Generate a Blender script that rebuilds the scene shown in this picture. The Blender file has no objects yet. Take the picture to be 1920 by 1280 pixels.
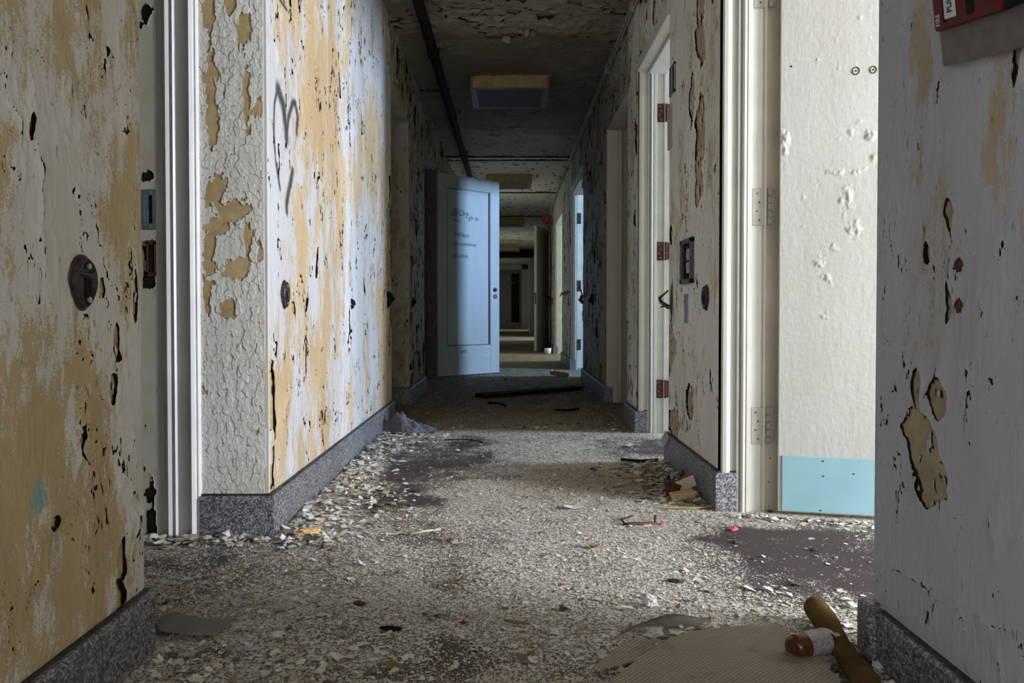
import bpy, bmesh, math, random
import numpy as np
from mathutils import Vector, Matrix, Euler

# ------------------------------------------------------------------ camera, sky, light
sc = bpy.context.scene
col = sc.collection
F = 1500.0                      # focal length in pixels of a 1920 px wide frame
EYE = 0.70                      # camera height
cam_d = bpy.data.cameras.new('camera')
cam = bpy.data.objects.new('camera', cam_d); col.objects.link(cam)
cam_d.sensor_width = 36.0
cam_d.lens = 36.0 * F / 1920.0
cam_d.clip_start = 0.02; cam_d.clip_end = 200
PITCH = math.atan(30.0 / F)
cam.location = (0, 0, EYE)
cam.rotation_euler = (math.radians(90) - PITCH, 0, 0)
cam_d.shift_x = 5.0 / 1920.0
cam_d.shift_y = -27.0 / 1920.0
sc.camera = cam

sc.view_settings.view_transform = 'Standard'
sc.view_settings.look = 'None'
sc.view_settings.gamma = 1.0
sc.view_settings.use_curve_mapping = False
sc.view_settings.exposure = 0.0
sc.cycles.use_denoising = True
sc.cycles.max_bounces = 7
sc.cycles.diffuse_bounces = 4
sc.cycles.glossy_bounces = 2
sc.cycles.sample_clamp_indirect = 4.0

world = bpy.data.worlds.new('overcast_sky'); sc.world = world
world.use_nodes = True
world.node_tree.nodes['Background'].inputs[0].default_value = (0.72, 0.85, 1.0, 1)
world.node_tree.nodes['Background'].inputs[1].default_value = 1.0

OUT = 4.5                       # outer wall of the rooms
#        y0     y1    z0   z1   power  colour
WINDOWS = [
    (-1.9, -0.9, 0.9, 2.2, 130, (0.86, 0.92, 1.0)),  # added unseen window behind the camera, brightens the near left wall
    (-0.45, 0.95, 0.75, 2.25, 490, (0.90, 0.94, 1.0)),
    (3.80, 4.40, 0.95, 2.35, 270, (0.66, 0.80, 1.0)),
    (7.95, 8.30, 1.80, 2.48, 480, (0.36, 0.60, 1.0)),
    (11.9, 12.9, 0.75, 2.25, 270, (0.75, 0.90, 1.0)),
    (19.4, 21.2, 0.75, 2.25, 330, (0.75, 0.88, 1.0)),
    (28.4, 30.4, 0.75, 2.25, 170, (0.75, 0.88, 1.0)),
]
for (y0, y1, z0, z1, P, c) in WINDOWS:
    L = bpy.data.lights.new('daylight', 'AREA'); L.shape = 'RECTANGLE'
    L.size = (y1 - y0) * 0.96; L.size_y = (z1 - z0) * 0.96
    L.energy = P; L.color = c
    lo = bpy.data.objects.new('window_daylight', L); col.objects.link(lo)
    lo.location = (OUT + 0.12, (y0 + y1) / 2, (z0 + z1) / 2)
    # local X -> world Y, local -Z -> world -X
    lo.rotation_euler = Matrix(((0, 0, 1), (1, 0, 0), (0, 1, 0))).to_euler()

L = bpy.data.lights.new('daylight', 'AREA'); L.shape = 'RECTANGLE'; L.size = 1.1; L.size_y = 1.3; L.energy = 26; L.color = (0.93, 0.96, 1.0)
lo = bpy.data.objects.new('window_daylight', L); col.objects.link(lo); lo.location = (0.0, -3.22, 1.5); lo.rotation_euler = (math.radians(90), 0, math.pi)
lo.rotation_euler = Matrix(((1, 0, 0), (0, 0, -1), (0, 1, 0))).to_euler()      # added fill lamp behind the camera, shines along +Y through an added end window

# ------------------------------------------------------------------ numpy noise
def _hash(ix, iy, seed):
    h = (ix.astype(np.int64) * 374761393 + iy.astype(np.int64) * 668265263 + seed * 1442695041) & 0xffffffff
    h = ((h ^ (h >> 13)) * 1274126177) & 0xffffffff
    return ((h ^ (h >> 16)) & 0xffffff) / float(0xffffff)
def perlin(x, y, seed=0):
    ix = np.floor(x); iy = np.floor(y); fx = x - ix; fy = y - iy
    sx = fx * fx * fx * (fx * (fx * 6 - 15) + 10); sy = fy * fy * fy * (fy * (fy * 6 - 15) + 10)
    def g(dx, dy):
        a = _hash(ix + dx, iy + dy, seed) * 2 * math.pi
        return np.cos(a) * (fx - dx) + np.sin(a) * (fy - dy)
    n0 = g(0, 0) * (1 - sx) + g(1, 0) * sx
    n1 = g(0, 1) * (1 - sx) + g(1, 1) * sx
    return (n0 * (1 - sy) + n1 * sy) * 1.4
def fbm(x, y, seed=0, octv=4):
    s = 0; a = 1.0; t = 0
    for k in range(octv):
        s = s + a * perlin(x * 2 ** k + 17.3 * k, y * 2 ** k + 5.1 * k, seed + k); t += a; a *= 0.5
    return s / t * 1.5
def sstep(a, b, x):
    t = np.clip((x - a) / (b - a), 0, 1); return t * t * (3 - 2 * t)
def voronoi(x, y, seed=0):
    ix = np.floor(x); iy = np.floor(y)
    d1 = np.full(x.shape, 9.0); d2 = d1.copy(); idr = np.zeros(x.shape)
    for dx in (-1, 0, 1):
        for dy in (-1, 0, 1):
            px = ix + dx + 0.1 + 0.8 * _hash(ix + dx, iy + dy, seed); py = iy + dy + 0.1 + 0.8 * _hash(ix + dx, iy + dy, seed + 7)
            d = np.hypot(px - x, py - y)
            r = _hash(ix + dx, iy + dy, seed + 13)
            c = d < d1
            d2 = np.where(c, d1, np.minimum(d2, d)); idr = np.where(c, r, idr); d1 = np.where(c, d, d1)
    return d1, d2, idr
def seg_dist(u, v, pts):
    best = np.full(u.shape, 1e9)
    for (a, b), (c, d) in zip(pts[:-1], pts[1:]):
        L2 = (c - a) ** 2 + (d - b) ** 2 + 1e-12
        t = np.clip(((u - a) * (c - a) + (v - b) * (d - b)) / L2, 0, 1)
        best = np.minimum(best, np.hypot(u - a - t * (c - a), v - b - t * (d - b)))
    return best
# photo pixel -> place on the left / right corridor wall, and on the floor
XL, XR, H = -0.752, 0.742, 2.55
def onl(x, y): Y = -XL * F / (955.0 - x); return Y, EYE + (583.0 - y) * Y / F
def onr(x, y): Y = XR * F / (x - 955.0); return Y, EYE + (583.0 - y) * Y / F
def fl(x, y): Y = 1050.0 / (y - 583.0); return (x - 955.0) * Y / F, Y

# ------------------------------------------------------------------ materials
def new_mat(name):
    m = bpy.data.materials.new(name); m.use_nodes = True
    return m, m.node_tree.nodes, m.node_tree.links, m.node_tree.nodes['Principled BSDF']
class NT:
    def __init__(s, name, rough=0.7, spec=0.3, metal=0.0):
        s.m, s.n, s.l, s.b = new_mat(name)
        s.b.inputs['Roughness'].default_value = rough
        s.b.inputs['Metallic'].default_value = metal
        s.b.inputs['Specular IOR Level'].default_value = spec
        s.tc = s.n.new('ShaderNodeTexCoord')
    def coord(s, sx=1, sy=1, sz=1):
        mp = s.n.new('ShaderNodeMapping'); mp.inputs['Scale'].default_value = (sx, sy, sz)
        s.l.new(s.tc.outputs['Object'], mp.inputs[0]); return mp.outputs[0]
    def noise(s, scale, detail=4, rough=0.55, vec=None, dist=0.0):
        t = s.n.new('ShaderNodeTexNoise'); t.inputs['Scale'].default_value = scale
        t.inputs['Detail'].default_value = detail; t.inputs['Roughness'].default_value = rough
        t.inputs['Distortion'].default_value = dist
        s.l.new(vec or s.tc.outputs['Object'], t.inputs['Vector']); return t.outputs[0]
    def voro(s, scale, feature='F1', vec=None, out='Distance'):
        t = s.n.new('ShaderNodeTexVoronoi'); t.feature = feature; t.inputs['Scale'].default_value = scale
        s.l.new(vec or s.tc.outputs['Object'], t.inputs['Vector']); return t.outputs[out]
    def ramp(s, f, stops, const=False):
        t = s.n.new('ShaderNodeValToRGB'); cr = t.color_ramp
        if const: cr.interpolation = 'CONSTANT'
        while len(cr.elements) < len(stops): cr.elements.new(0.5)
        for e, (p, c) in zip(cr.elements, stops):
            e.position = p; e.color = (c, c, c, 1) if isinstance(c, (int, float)) else (*c, 1)
        s.l.new(f, t.inputs[0]); return t.outputs[0]
    def mix(s, f, a, b, mode='MIX'):
        t = s.n.new('ShaderNodeMix'); t.data_type = 'RGBA'; t.blend_type = mode
        for k, v in ((0, f), (6, a), (7, b)):
            if isinstance(v, (int, float)): t.inputs[k].default_value = v if k == 0 else (v, v, v, 1)
            elif isinstance(v, tuple): t.inputs[k].default_value = (*v, 1)
            else: s.l.new(v, t.inputs[k])
        return t.outputs[2]
    def math(s, op, a, b=0.0, clamp=False):
        t = s.n.new('ShaderNodeMath'); t.operation = op; t.use_clamp = clamp
        for k, v in ((0, a), (1, b)):
            if isinstance(v, (int, float)): t.inputs[k].default_value = v
            else: s.l.new(v, t.inputs[k])
        return t.outputs[0]
    def attr(s, name):
        t = s.n.new('ShaderNodeAttribute'); t.attribute_name = name; return t.outputs['Fac']
    def bump(s, h, strength=0.5, dist=0.01):
        t = s.n.new('ShaderNodeBump'); t.inputs['Strength'].default_value = strength; t.inputs['Distance'].default_value = dist
        s.l.new(h, t.inputs['Height']); s.l.new(t.outputs[0], s.b.inputs['Normal'])
    def color(s, c):
        if isinstance(c, tuple): s.b.inputs['Base Color'].default_value = (*c, 1)
        else: s.l.new(c, s.b.inputs['Base Color'])
        return s.m

def m_plain(name, c, rough=0.6, spec=0.3, metal=0.0, var=0.25, scale=18, bump=0.0):
    t = NT(name, rough, spec, metal)
    n = t.noise(scale, 5)
    d = tuple(x * (1 - var) for x in c); e = tuple(min(1, x * (1 + var)) for x in c)
    cc = t.ramp(n, [(0.3, d), (0.7, e)])
    if bump: t.bump(t.noise(scale * 4, 4), bump, 0.004)
    return t.color(cc)

def m_paint(name, white, ochre, speck=(0.10, 0.08, 0.055), dark_amt=0.5):
    """old top coat; 'ochre' attribute shows the coat below it, 'spray' black spray paint"""
    t = NT(name, 0.62, 0.35)
    tall = t.coord(1, 1, 0.35)
    n1 = t.noise(3.5, 4, 0.6, tall); n2 = t.noise(55, 5, 0.7, tall); n3 = t.noise(260, 3, 0.6)
    w = t.mix(t.ramp(n1, [(0.35, 0.0), (0.7, 1.0)]), white, tuple(x * y for x, y in zip(white, (0.86, 0.85, 0.80))))
    w = t.mix(t.ramp(n3, [(0.3, 0.25), (0.5, 0.0)]), w, tuple(x * 0.6 for x in white))
    o1 = t.mix(t.ramp(n2, [(0.35, 0.0), (0.65, 1.0)]), ochre, tuple(min(1, x * y) for x, y in zip(ochre, (1.22, 1.18, 1.1))))
    o1 = t.mix(t.ramp(n1, [(0.4, 0.0), (0.6, 0.5)]), o1, tuple(x * y for x, y in zip(ochre, (0.72, 0.66, 0.5))))
    n4 = t.noise(20, 5, 0.75, t.coord(1, 1, 0.45))
    f = t.math('ADD', t.attr('ochre'), t.math('MULTIPLY', t.math('SUBTRACT', n2, 0.5), 1.5))
    f = t.math('ADD', f, t.math('MULTIPLY', t.math('SUBTRACT', n4, 0.5), 1.0))
    f = t.math('ADD', f, t.math('MULTIPLY', t.math('SUBTRACT', n3, 0.5), 1.3))
    n5 = t.noise(12, 6, 0.72, t.coord(1, 1, 0.4), 0.4)
    f = t.math('ADD', f, t.math('MULTIPLY', t.math('SUBTRACT', n5, 0.5), 2.5))
    f = t.ramp(f, [(0.42, 0.0), (0.58, 0.93)])
    c = t.mix(f, w, o1)
    # hairline dark specks
    s = t.noise(90, 2, 0.5, t.coord(1, 1, 0.3))
    c = t.mix(t.math('MULTIPLY', t.ramp(s, [(0.27, 1.0), (0.30, 0.0)]), dark_amt), c, speck)
    sp = t.math('ADD', t.attr('spray'), t.math('MULTIPLY', t.math('SUBTRACT', n3, 0.5), 0.4))
    c = t.mix(t.ramp(sp, [(0.25, 0.0), (0.85, 0.93)]), c, (0.03, 0.035, 0.045))
    c = t.mix(t.ramp(t.math('ADD', t.attr('teal'), t.math('MULTIPLY', t.math('SUBTRACT', n2, 0.5), 1.2)), [(0.5, 0.0), (0.6, 0.8)]), c, (0.22, 0.42, 0.40))
    h = t.math('ADD', t.math('MULTIPLY', n2, 0.6), t.math('MULTIPLY', f, -0.25))
    h = t.math('ADD', h, t.math('MULTIPLY', n3, 0.25))
    t.bump(h, 0.55, 0.004)
    return t.color(c)

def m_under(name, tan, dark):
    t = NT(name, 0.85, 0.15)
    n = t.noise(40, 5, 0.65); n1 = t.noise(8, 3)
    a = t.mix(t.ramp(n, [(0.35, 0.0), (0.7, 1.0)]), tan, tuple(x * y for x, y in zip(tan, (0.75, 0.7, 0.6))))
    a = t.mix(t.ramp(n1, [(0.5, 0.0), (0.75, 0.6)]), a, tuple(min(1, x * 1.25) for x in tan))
    c = t.mix(t.ramp(t.attr('patch'), [(0.3, 0.0), (0.6, 1.0)]), dark, a)  # dark paints in the shade of crack slits; tan is the bare undercoat
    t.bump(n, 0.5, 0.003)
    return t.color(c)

M = {}
WHITE = (0.60, 0.61, 0.66); OCHRE = (0.52, 0.39, 0.23)
M['paint_left'] = m_paint('peeling_white_paint', WHITE, OCHRE)
M['paint_right'] = m_paint('peeling_grey_white_paint', (0.70, 0.70, 0.66), (0.46, 0.40, 0.25))
M['paint_front_right'] = m_paint('dull_grey_paint', (0.52, 0.55, 0.63), (0.44, 0.37, 0.26))
M['paint_front_left'] = m_paint('old_cream_paint', (0.76, 0.74, 0.72), (0.50, 0.39, 0.21))
M['under'] = m_under('brown_undercoat_slit_shade', (0.50, 0.38, 0.21), (0.035, 0.025, 0.018))
M['under_right'] = m_under('tan_undercoat_slit_shade', (0.42, 0.36, 0.25), (0.04, 0.03, 0.022))
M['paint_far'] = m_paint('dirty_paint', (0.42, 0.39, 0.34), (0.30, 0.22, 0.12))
M['door_white'] = m_paint('door_white_paint', (0.53, 0.525, 0.515), (0.70, 0.62, 0.48), dark_amt=0.0)
M['casing'] = m_plain('white_gloss_trim', (0.84, 0.84, 0.86), 0.33, 0.5, var=0.06, scale=9, bump=0.08)
M['casing_r'] = m_plain('cream_gloss_trim', (0.58, 0.57, 0.535), 0.36, 0.5, var=0.06, scale=9, bump=0.08)
M['cream'] = m_plain('cream_enamel', (0.58, 0.52, 0.40), 0.4, 0.4, var=0.08, scale=9)
M['plaster'] = m_plain('plain_plaster', (0.55, 0.53, 0.48), 0.85, 0.2, var=0.15, scale=5, bump=0.2)
M['room'] = m_plain('room_plaster', (0.66, 0.60, 0.46), 0.85, 0.2, var=0.15, scale=4, bump=0.2)

t = NT('grey_terrazzo', 0.45, 0.45)
v = t.voro(230, out='Color'); nn = t.noise(420, 2); gr = t.math('MULTIPLY', v, 1.0)
c = t.ramp(t.math('ADD', t.math('MULTIPLY', gr, 0.6), t.math('MULTIPLY', nn, 0.4)), [(0.28, (0.03, 0.03, 0.035)), (0.5, (0.13, 0.13, 0.145)), (0.72, (0.42, 0.43, 0.48))])
c = t.mix(t.ramp(t.noise(6, 4), [(0.45, 0.0), (0.8, 0.45)]), c, (0.08, 0.075, 0.065))
t.bump(nn, 0.25, 0.002); M['terrazzo'] = t.color(c)

t = NT('alligatored_paint', 0.6, 0.35)
n1 = t.noise(5, 4); n2 = t.noise(70, 4)
c = t.mix(t.ramp(n1, [(0.35, 0.0), (0.7, 1.0)]), (0.74, 0.74, 0.71), (0.64, 0.62, 0.56))
c = t.mix(t.ramp(t.attr('gap'), [(0.35, 0.0), (0.75, 0.85)]), c, (0.26, 0.22, 0.16))
t.bump(n2, 0.3, 0.003); M['alligator'] = t.color(c)

def chip_colors(t, r):
    return t.ramp(r, [(0.0, (0.13, 0.105, 0.08)), (0.09, (0.36, 0.30, 0.21)), (0.18, (0.58, 0.53, 0.43)), (0.36, (0.74, 0.71, 0.63)), (0.60, (0.80, 0.79, 0.76)), (0.80, (0.68, 0.70, 0.74)), (0.90, (0.88, 0.88, 0.87)), (0.985, (0.58, 0.40, 0.24))], True)
t = NT('paint_chip_strewn_floor', 0.75, 0.25)
base = t.ramp(t.noise(300, 3), [(0.35, (0.030, 0.022, 0.024)), (0.55, (0.085, 0.066, 0.070)), (0.75, (0.17, 0.145, 0.15))])
base = t.mix(t.attr('browning'), base, t.ramp(t.noise(160, 4), [(0.35, (0.030, 0.021, 0.012)), (0.6, (0.12, 0.088, 0.052)), (0.8, (0.24, 0.185, 0.115))]))
den = t.attr('chips')
hgt = None
base = t.mix(t.math('MULTIPLY', t.math('POWER', den, 1.5), 0.75), base, t.ramp(t.noise(420, 3), [(0.35, (0.10, 0.085, 0.07)), (0.6, (0.36, 0.33, 0.28))]))
for sc_, off in ((110, 0.12), (210, 0.05), (400, 0.0)):
    wv = t.coord(1.0, 0.75, 1.0)
    vc = t.n.new('ShaderNodeTexVoronoi'); vc.inputs['Scale'].default_value = sc_; t.l.new(wv, vc.inputs['Vector'])
    sep = t.n.new('ShaderNodeSeparateColor'); t.l.new(vc.outputs['Color'], sep.inputs[0])
    big = t.noise(7, 4, 0.6)
    thr = t.math('ADD', den, t.math('MULTIPLY', t.math('SUBTRACT', big, 0.5), 1.3))
    pres = t.ramp(t.math('SUBTRACT', thr, t.math('ADD', sep.outputs[0], off)), [(0.0, 0.0), (0.02, 1.0)])
    shape = t.ramp(vc.outputs['Distance'], [(0.46, 1.0), (0.54, 0.0)])
    f = t.math('MULTIPLY', pres, shape)
    cc = chip_colors(t, sep.outputs[1])
    cc = t.mix(t.attr('browning'), cc, t.mix(1.0, cc, (0.62, 0.50, 0.33), 'MULTIPLY'))
    base = t.mix(f, base, cc)
    hh = t.math('MULTIPLY', f, t.math('ADD', sep.outputs[2], 0.3))
    hgt = hh if hgt is None else t.math('MAXIMUM', hgt, hh)
t.bump(hgt, 0.4, 0.002); M['floor'] = t.color(base)

t = NT('fallen_paint_flake', 0.65, 0.3)
c = chip_colors(t, t.attr('rnd')); c = t.mix(t.ramp(t.noise(60, 4), [(0.45, 0.0), (0.75, 0.5)]), c, (0.42, 0.36, 0.26))
c = t.mix(t.attr('browning'), c, t.mix(1.0, c, (0.60, 0.49, 0.33), 'MULTIPLY'))
M['flake'] = t.color(c)

t = NT('dirty_ceiling_paint', 0.8, 0.2)
n1 = t.noise(1.3, 4); n2 = t.noise(30, 5, 0.7)
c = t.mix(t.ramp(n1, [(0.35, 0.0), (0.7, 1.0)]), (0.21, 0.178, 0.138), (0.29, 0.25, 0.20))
c = t.mix(t.attr('pale_tone'), c, (0.62, 0.65, 0.60))  # paler green-white tone, varied along the corridor
c = t.mix(t.ramp(n2, [(0.60, 0.0), (0.70, 0.6)]), c, (0.12, 0.10, 0.075))
t.bump(n2, 0.5, 0.006); M['ceiling'] = t.color(c)
t = NT('ceiling_undercoat', 0.9, 0.1)
c = t.mix(t.ramp(t.attr('patch'), [(0.3, 0.0), (0.6, 1.0)]), (0.05, 0.035, 0.025), (0.24, 0.20, 0.15))
M['ceiling_under'] = t.color(c)

M['fixture'] = m_plain('yellowed_fixture_enamel', (0.46, 0.31, 0.14), 0.55, 0.35, var=0.2, scale=12)
M['diffuser'] = m_plain('grey_prismatic_diffuser', (0.10, 0.105, 0.11), 0.65, 0.2, var=0.15, scale=9)
M['black'] = m_plain('black_pipe', (0.012, 0.012, 0.013), 0.75, 0.1, var=0.4)
M['conduit'] = m_plain('painted_conduit', (0.30, 0.27, 0.22), 0.55, 0.3, var=0.2)
M['iron'] = m_plain('black_iron', (0.05, 0.045, 0.045), 0.5, 0.4, metal=0.3, var=0.5, scale=60)
M['rust'] = m_plain('rusty_iron', (0.085, 0.030, 0.022), 0.75, 0.3, var=0.6, scale=80, bump=0.3)
M['rust_bright'] = m_plain('orange_rust', (0.26, 0.10, 0.04), 0.85, 0.2, var=0.6, scale=70)
M['steel'] = m_plain('painted_steel', (0.36, 0.345, 0.30), 0.45, 0.4, var=0.12, scale=20)
M['bluesteel'] = m_plain('grey_blue_steel', (0.22, 0.27, 0.32), 0.4, 0.5, metal=0.5, var=0.15, scale=30)
M['gunmetal'] = m_plain('gunmetal_frame', (0.085, 0.09, 0.10), 0.5, 0.4, var=0.2)
M['screw'] = m_plain('screw_steel', (0.45, 0.42, 0.38), 0.4, 0.5, metal=0.6)
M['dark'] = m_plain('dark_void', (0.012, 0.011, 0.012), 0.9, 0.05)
M['teal'] = m_plain('pale_blue_kick_plate', (0.27, 0.48, 0.55), 0.35, 0.5, var=0.07, scale=6)
M['red'] = m_plain('red_enamel', (0.12, 0.003, 0.008), 0.55, 0.25, var=0.15)
M['bell_red'] = m_plain('bell_red', (0.32, 0.012, 0.015), 0.4, 0.5, var=0.15)
M['label'] = m_plain('white_label', (0.62, 0.70, 0.68), 0.4, 0.4, var=0.05)
M['plate'] = m_plain('brown_grey_plate', (0.15, 0.13, 0.115), 0.5, 0.4, var=0.25, scale=35)
M['ink'] = m_plain('black_marker', (0.02, 0.02, 0.03), 0.7, 0.1)
M['ink_red'] = m_plain('red_spray_paint', (0.35, 0.02, 0.03), 0.6, 0.2)
M['ink_violet'] = m_plain('faded_violet_marker', (0.14, 0.12, 0.20), 0.7, 0.1)
M['cloth'] = m_plain('grey_cloth', (0.15, 0.147, 0.168), 0.95, 0.1, var=0.2, scale=40, bump=0.3)
M['wood_dark'] = m_plain('black_plank', (0.015, 0.012, 0.010), 0.85, 0.1, var=0.4)
M['wood'] = m_plain('splintered_wood', (0.48, 0.36, 0.18), 0.8, 0.2, var=0.35, scale=45, bump=0.3)
M['wood_orange'] = m_plain('fresh_split_wood', (0.80, 0.50, 0.25), 0.8, 0.2, var=0.3, scale=45)
M['card'] = m_plain('brown_cardboard', (0.22, 0.145, 0.055), 0.9, 0.1, var=0.4, scale=14, bump=0.3)
M['paper'] = m_plain('crumpled_paper', (0.72, 0.71, 0.72), 0.85, 0.2, var=0.12, scale=20, bump=0.2)
M['paper_grey'] = m_plain('grey_lint_pad', (0.34, 0.33, 0.31), 0.95, 0.1, var=0.4, scale=50, bump=0.5)
M['paper_tan'] = m_plain('tan_paper', (0.56, 0.50, 0.38), 0.9, 0.1, var=0.2, scale=20)
M['tile'] = m_plain('grey_floor_tile', (0.23, 0.215, 0.20), 0.7, 0.3, var=0.12, scale=30)
M['leaf'] = m_plain('dry_leaf', (0.22, 0.165, 0.085), 0.8, 0.2, var=0.35, scale=60)
M['twig'] = m_plain('pale_twig', (0.50, 0.45, 0.36), 0.8, 0.2, var=0.2)
M['pink'] = m_plain('pink_plastic', (0.60, 0.10, 0.22), 0.5, 0.4)
M['maroon'] = m_plain('maroon_crumb', (0.12, 0.03, 0.045), 0.7, 0.3)
M['cup'] = m_plain('pale_plastic_cup', (0.62, 0.72, 0.74), 0.4, 0.5)
M['amber'] = m_plain('amber_plastic', (0.11, 0.035, 0.015), 0.18, 0.6, var=0.3, scale=12)
M['hose'] = m_plain('brown_strip', (0.34, 0.29, 0.25), 0.8, 0.2, var=0.2, scale=40)
M['rooftop'] = m_plain('outside_ground', (0.3, 0.32, 0.28), 0.9, 0.1)
t = NT('dotted_vinyl_mat', 0.6, 0.35)
mp = t.coord(1, 1, 1)
def grid_dot(t, scale):
    s = t.n.new('ShaderNodeSeparateXYZ'); t.l.new(t.tc.outputs['Object'], s.inputs[0])
    a = t.math('SINE', t.math('MULTIPLY', s.outputs[0], scale)); b = t.math('SINE', t.math('MULTIPLY', s.outputs[1], scale))
    return t.math('MULTIPLY', a, b)
g = grid_dot(t, 560)
c = t.mix(t.ramp(g, [(0.25, 0.0), (0.6, 1.0)]), (0.29, 0.25, 0.19), (0.56, 0.49, 0.385))
c = t.mix(t.ramp(t.noise(7, 4), [(0.55, 0.0), (0.72, 0.8)]), c, (0.10, 0.075, 0.05))
t.bump(g, 0.6, 0.002); M['mat'] = t.color(c)
t = NT('printed_label', 0.5, 0.3)
w = t.noise(900, 1, 0.5, t.coord(0.15, 1, 1))
M['print'] = t.color(t.mix(t.ramp(w, [(0.5, 0.0), (0.56, 1.0)]), (0.50, 0.47, 0.48), (0.24, 0.16, 0.20)))

# ------------------------------------------------------------------ mesh helpers
def link(name, me, mat, parent=None):
    o = bpy.data.objects.new(name, me); col.objects.link(o)
    for mm in (mat if isinstance(mat, (list, tuple)) else [mat]): me.materials.append(mm)
    if parent is not None: o.parent = parent
    return o
def from_bm(name, bm, mat, parent=None, smooth=False):
    me = bpy.data.meshes.new(name); bmesh.ops.recalc_face_normals(bm, faces=bm.faces)
    bm.to_mesh(me); bm.free()
    if smooth:
        for p in me.polygons: p.use_smooth = True
    return link(name, me, mat, parent)
def struct(o): o['kind'] = 'structure'; return o
def tag(o, label, cat, group=None, kind=None):
    o['label'] = label; o['category'] = cat
    if group: o['group'] = group
    o['kind'] = kind or 'thing'
    return o
def thing(name, loc, rz=0, label='', cat='', group=None, rot=None):
    o = bpy.data.objects.new(name, None); o.empty_display_size = 0.05; col.objects.link(o)
    o.location = loc; o.rotation_euler = rot if rot else (0, 0, rz)
    return tag(o, label, cat, group)
def bm_box(bm, x0, x1, y0, y1, z0, z1, bev=0.0):
    r = bmesh.ops.create_cube(bm, size=1.0)
    for v in r['verts']:
        v.co = Vector(((x0 + x1) / 2 + v.co.x * (x1 - x0), (y0 + y1) / 2 + v.co.y * (y1 - y0), (z0 + z1) / 2 + v.co.z * (z1 - z0)))
    if bev:
        es = set(e for v in r['verts'] for e in v.link_edges)
        bmesh.ops.bevel(bm, geom=list(es), offset=bev, segments=2, affect='EDGES', profile=0.5)
def box(name, x0, x1, y0, y1, z0, z1, mat, parent=None, bev=0.0):
    bm = bmesh.new(); bm_box(bm, x0, x1, y0, y1, z0, z1, bev); return from_bm(name, bm, mat, parent)
def boxes(name, lst, mat, parent=None, bev=0.0):
    bm = bmesh.new()
    for b in lst: bm_box(bm, *b, bev)
    return from_bm(name, bm, mat, parent)
def tube_bm(bm, pts, r, seg=8, cap=True):
    pts = [Vector(p) for p in pts]; rings = []
    rr = r if isinstance(r, (list, tuple)) else [r] * len(pts)
    for i, p in enumerate(pts):
        d = (pts[min(i + 1, len(pts) - 1)] - pts[max(i - 1, 0)]).normalized()
        a = Vector((0, 0, 1)) if abs(d.z) < 0.9 else Vector((1, 0, 0))
        u = d.cross(a).normalized(); w = d.cross(u).normalized()
        rings.append([bm.verts.new(p + (u * math.cos(k * 2 * math.pi / seg) + w * math.sin(k * 2 * math.pi / seg)) * rr[i]) for k in range(seg)])
    for a, b in zip(rings[:-1], rings[1:]):
        for k in range(seg): bm.faces.new((a[k], a[(k + 1) % seg], b[(k + 1) % seg], b[k]))
    if cap: bm.faces.new(rings[0]); bm.faces.new(rings[-1][::-1])
def tube(name, pts, r, mat, parent=None, seg=8):
    bm = bmesh.new(); tube_bm(bm, pts, r, seg); return from_bm(name, bm, mat, parent, True)
def disc(name, c, axis, r, h, mat, parent=None, seg=20, r2=None):
    c = Vector(c); a = Vector(axis).normalized()
    bm = bmesh.new(); tube_bm(bm, [c, c + a * h], [r, r if r2 is None else r2], seg); return from_bm(name, bm, mat, parent)
def extrude_profile(name, prof, z0, z1, mat, parent=None):
    """closed XY outline made into an upright prism"""
    bm = bmesh.new()
    a = [bm.verts.new((x, y, z0)) for x, y in prof]; b = [bm.verts.new((x, y, z1)) for x, y in prof]
    n = len(prof)
    for i in range(n): bm.faces.new((a[i], a[(i + 1) % n], b[(i + 1) % n], b[i]))
    bm.faces.new(a[::-1]); bm.faces.new(b)
    return from_bm(name, bm, mat, parent)

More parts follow.
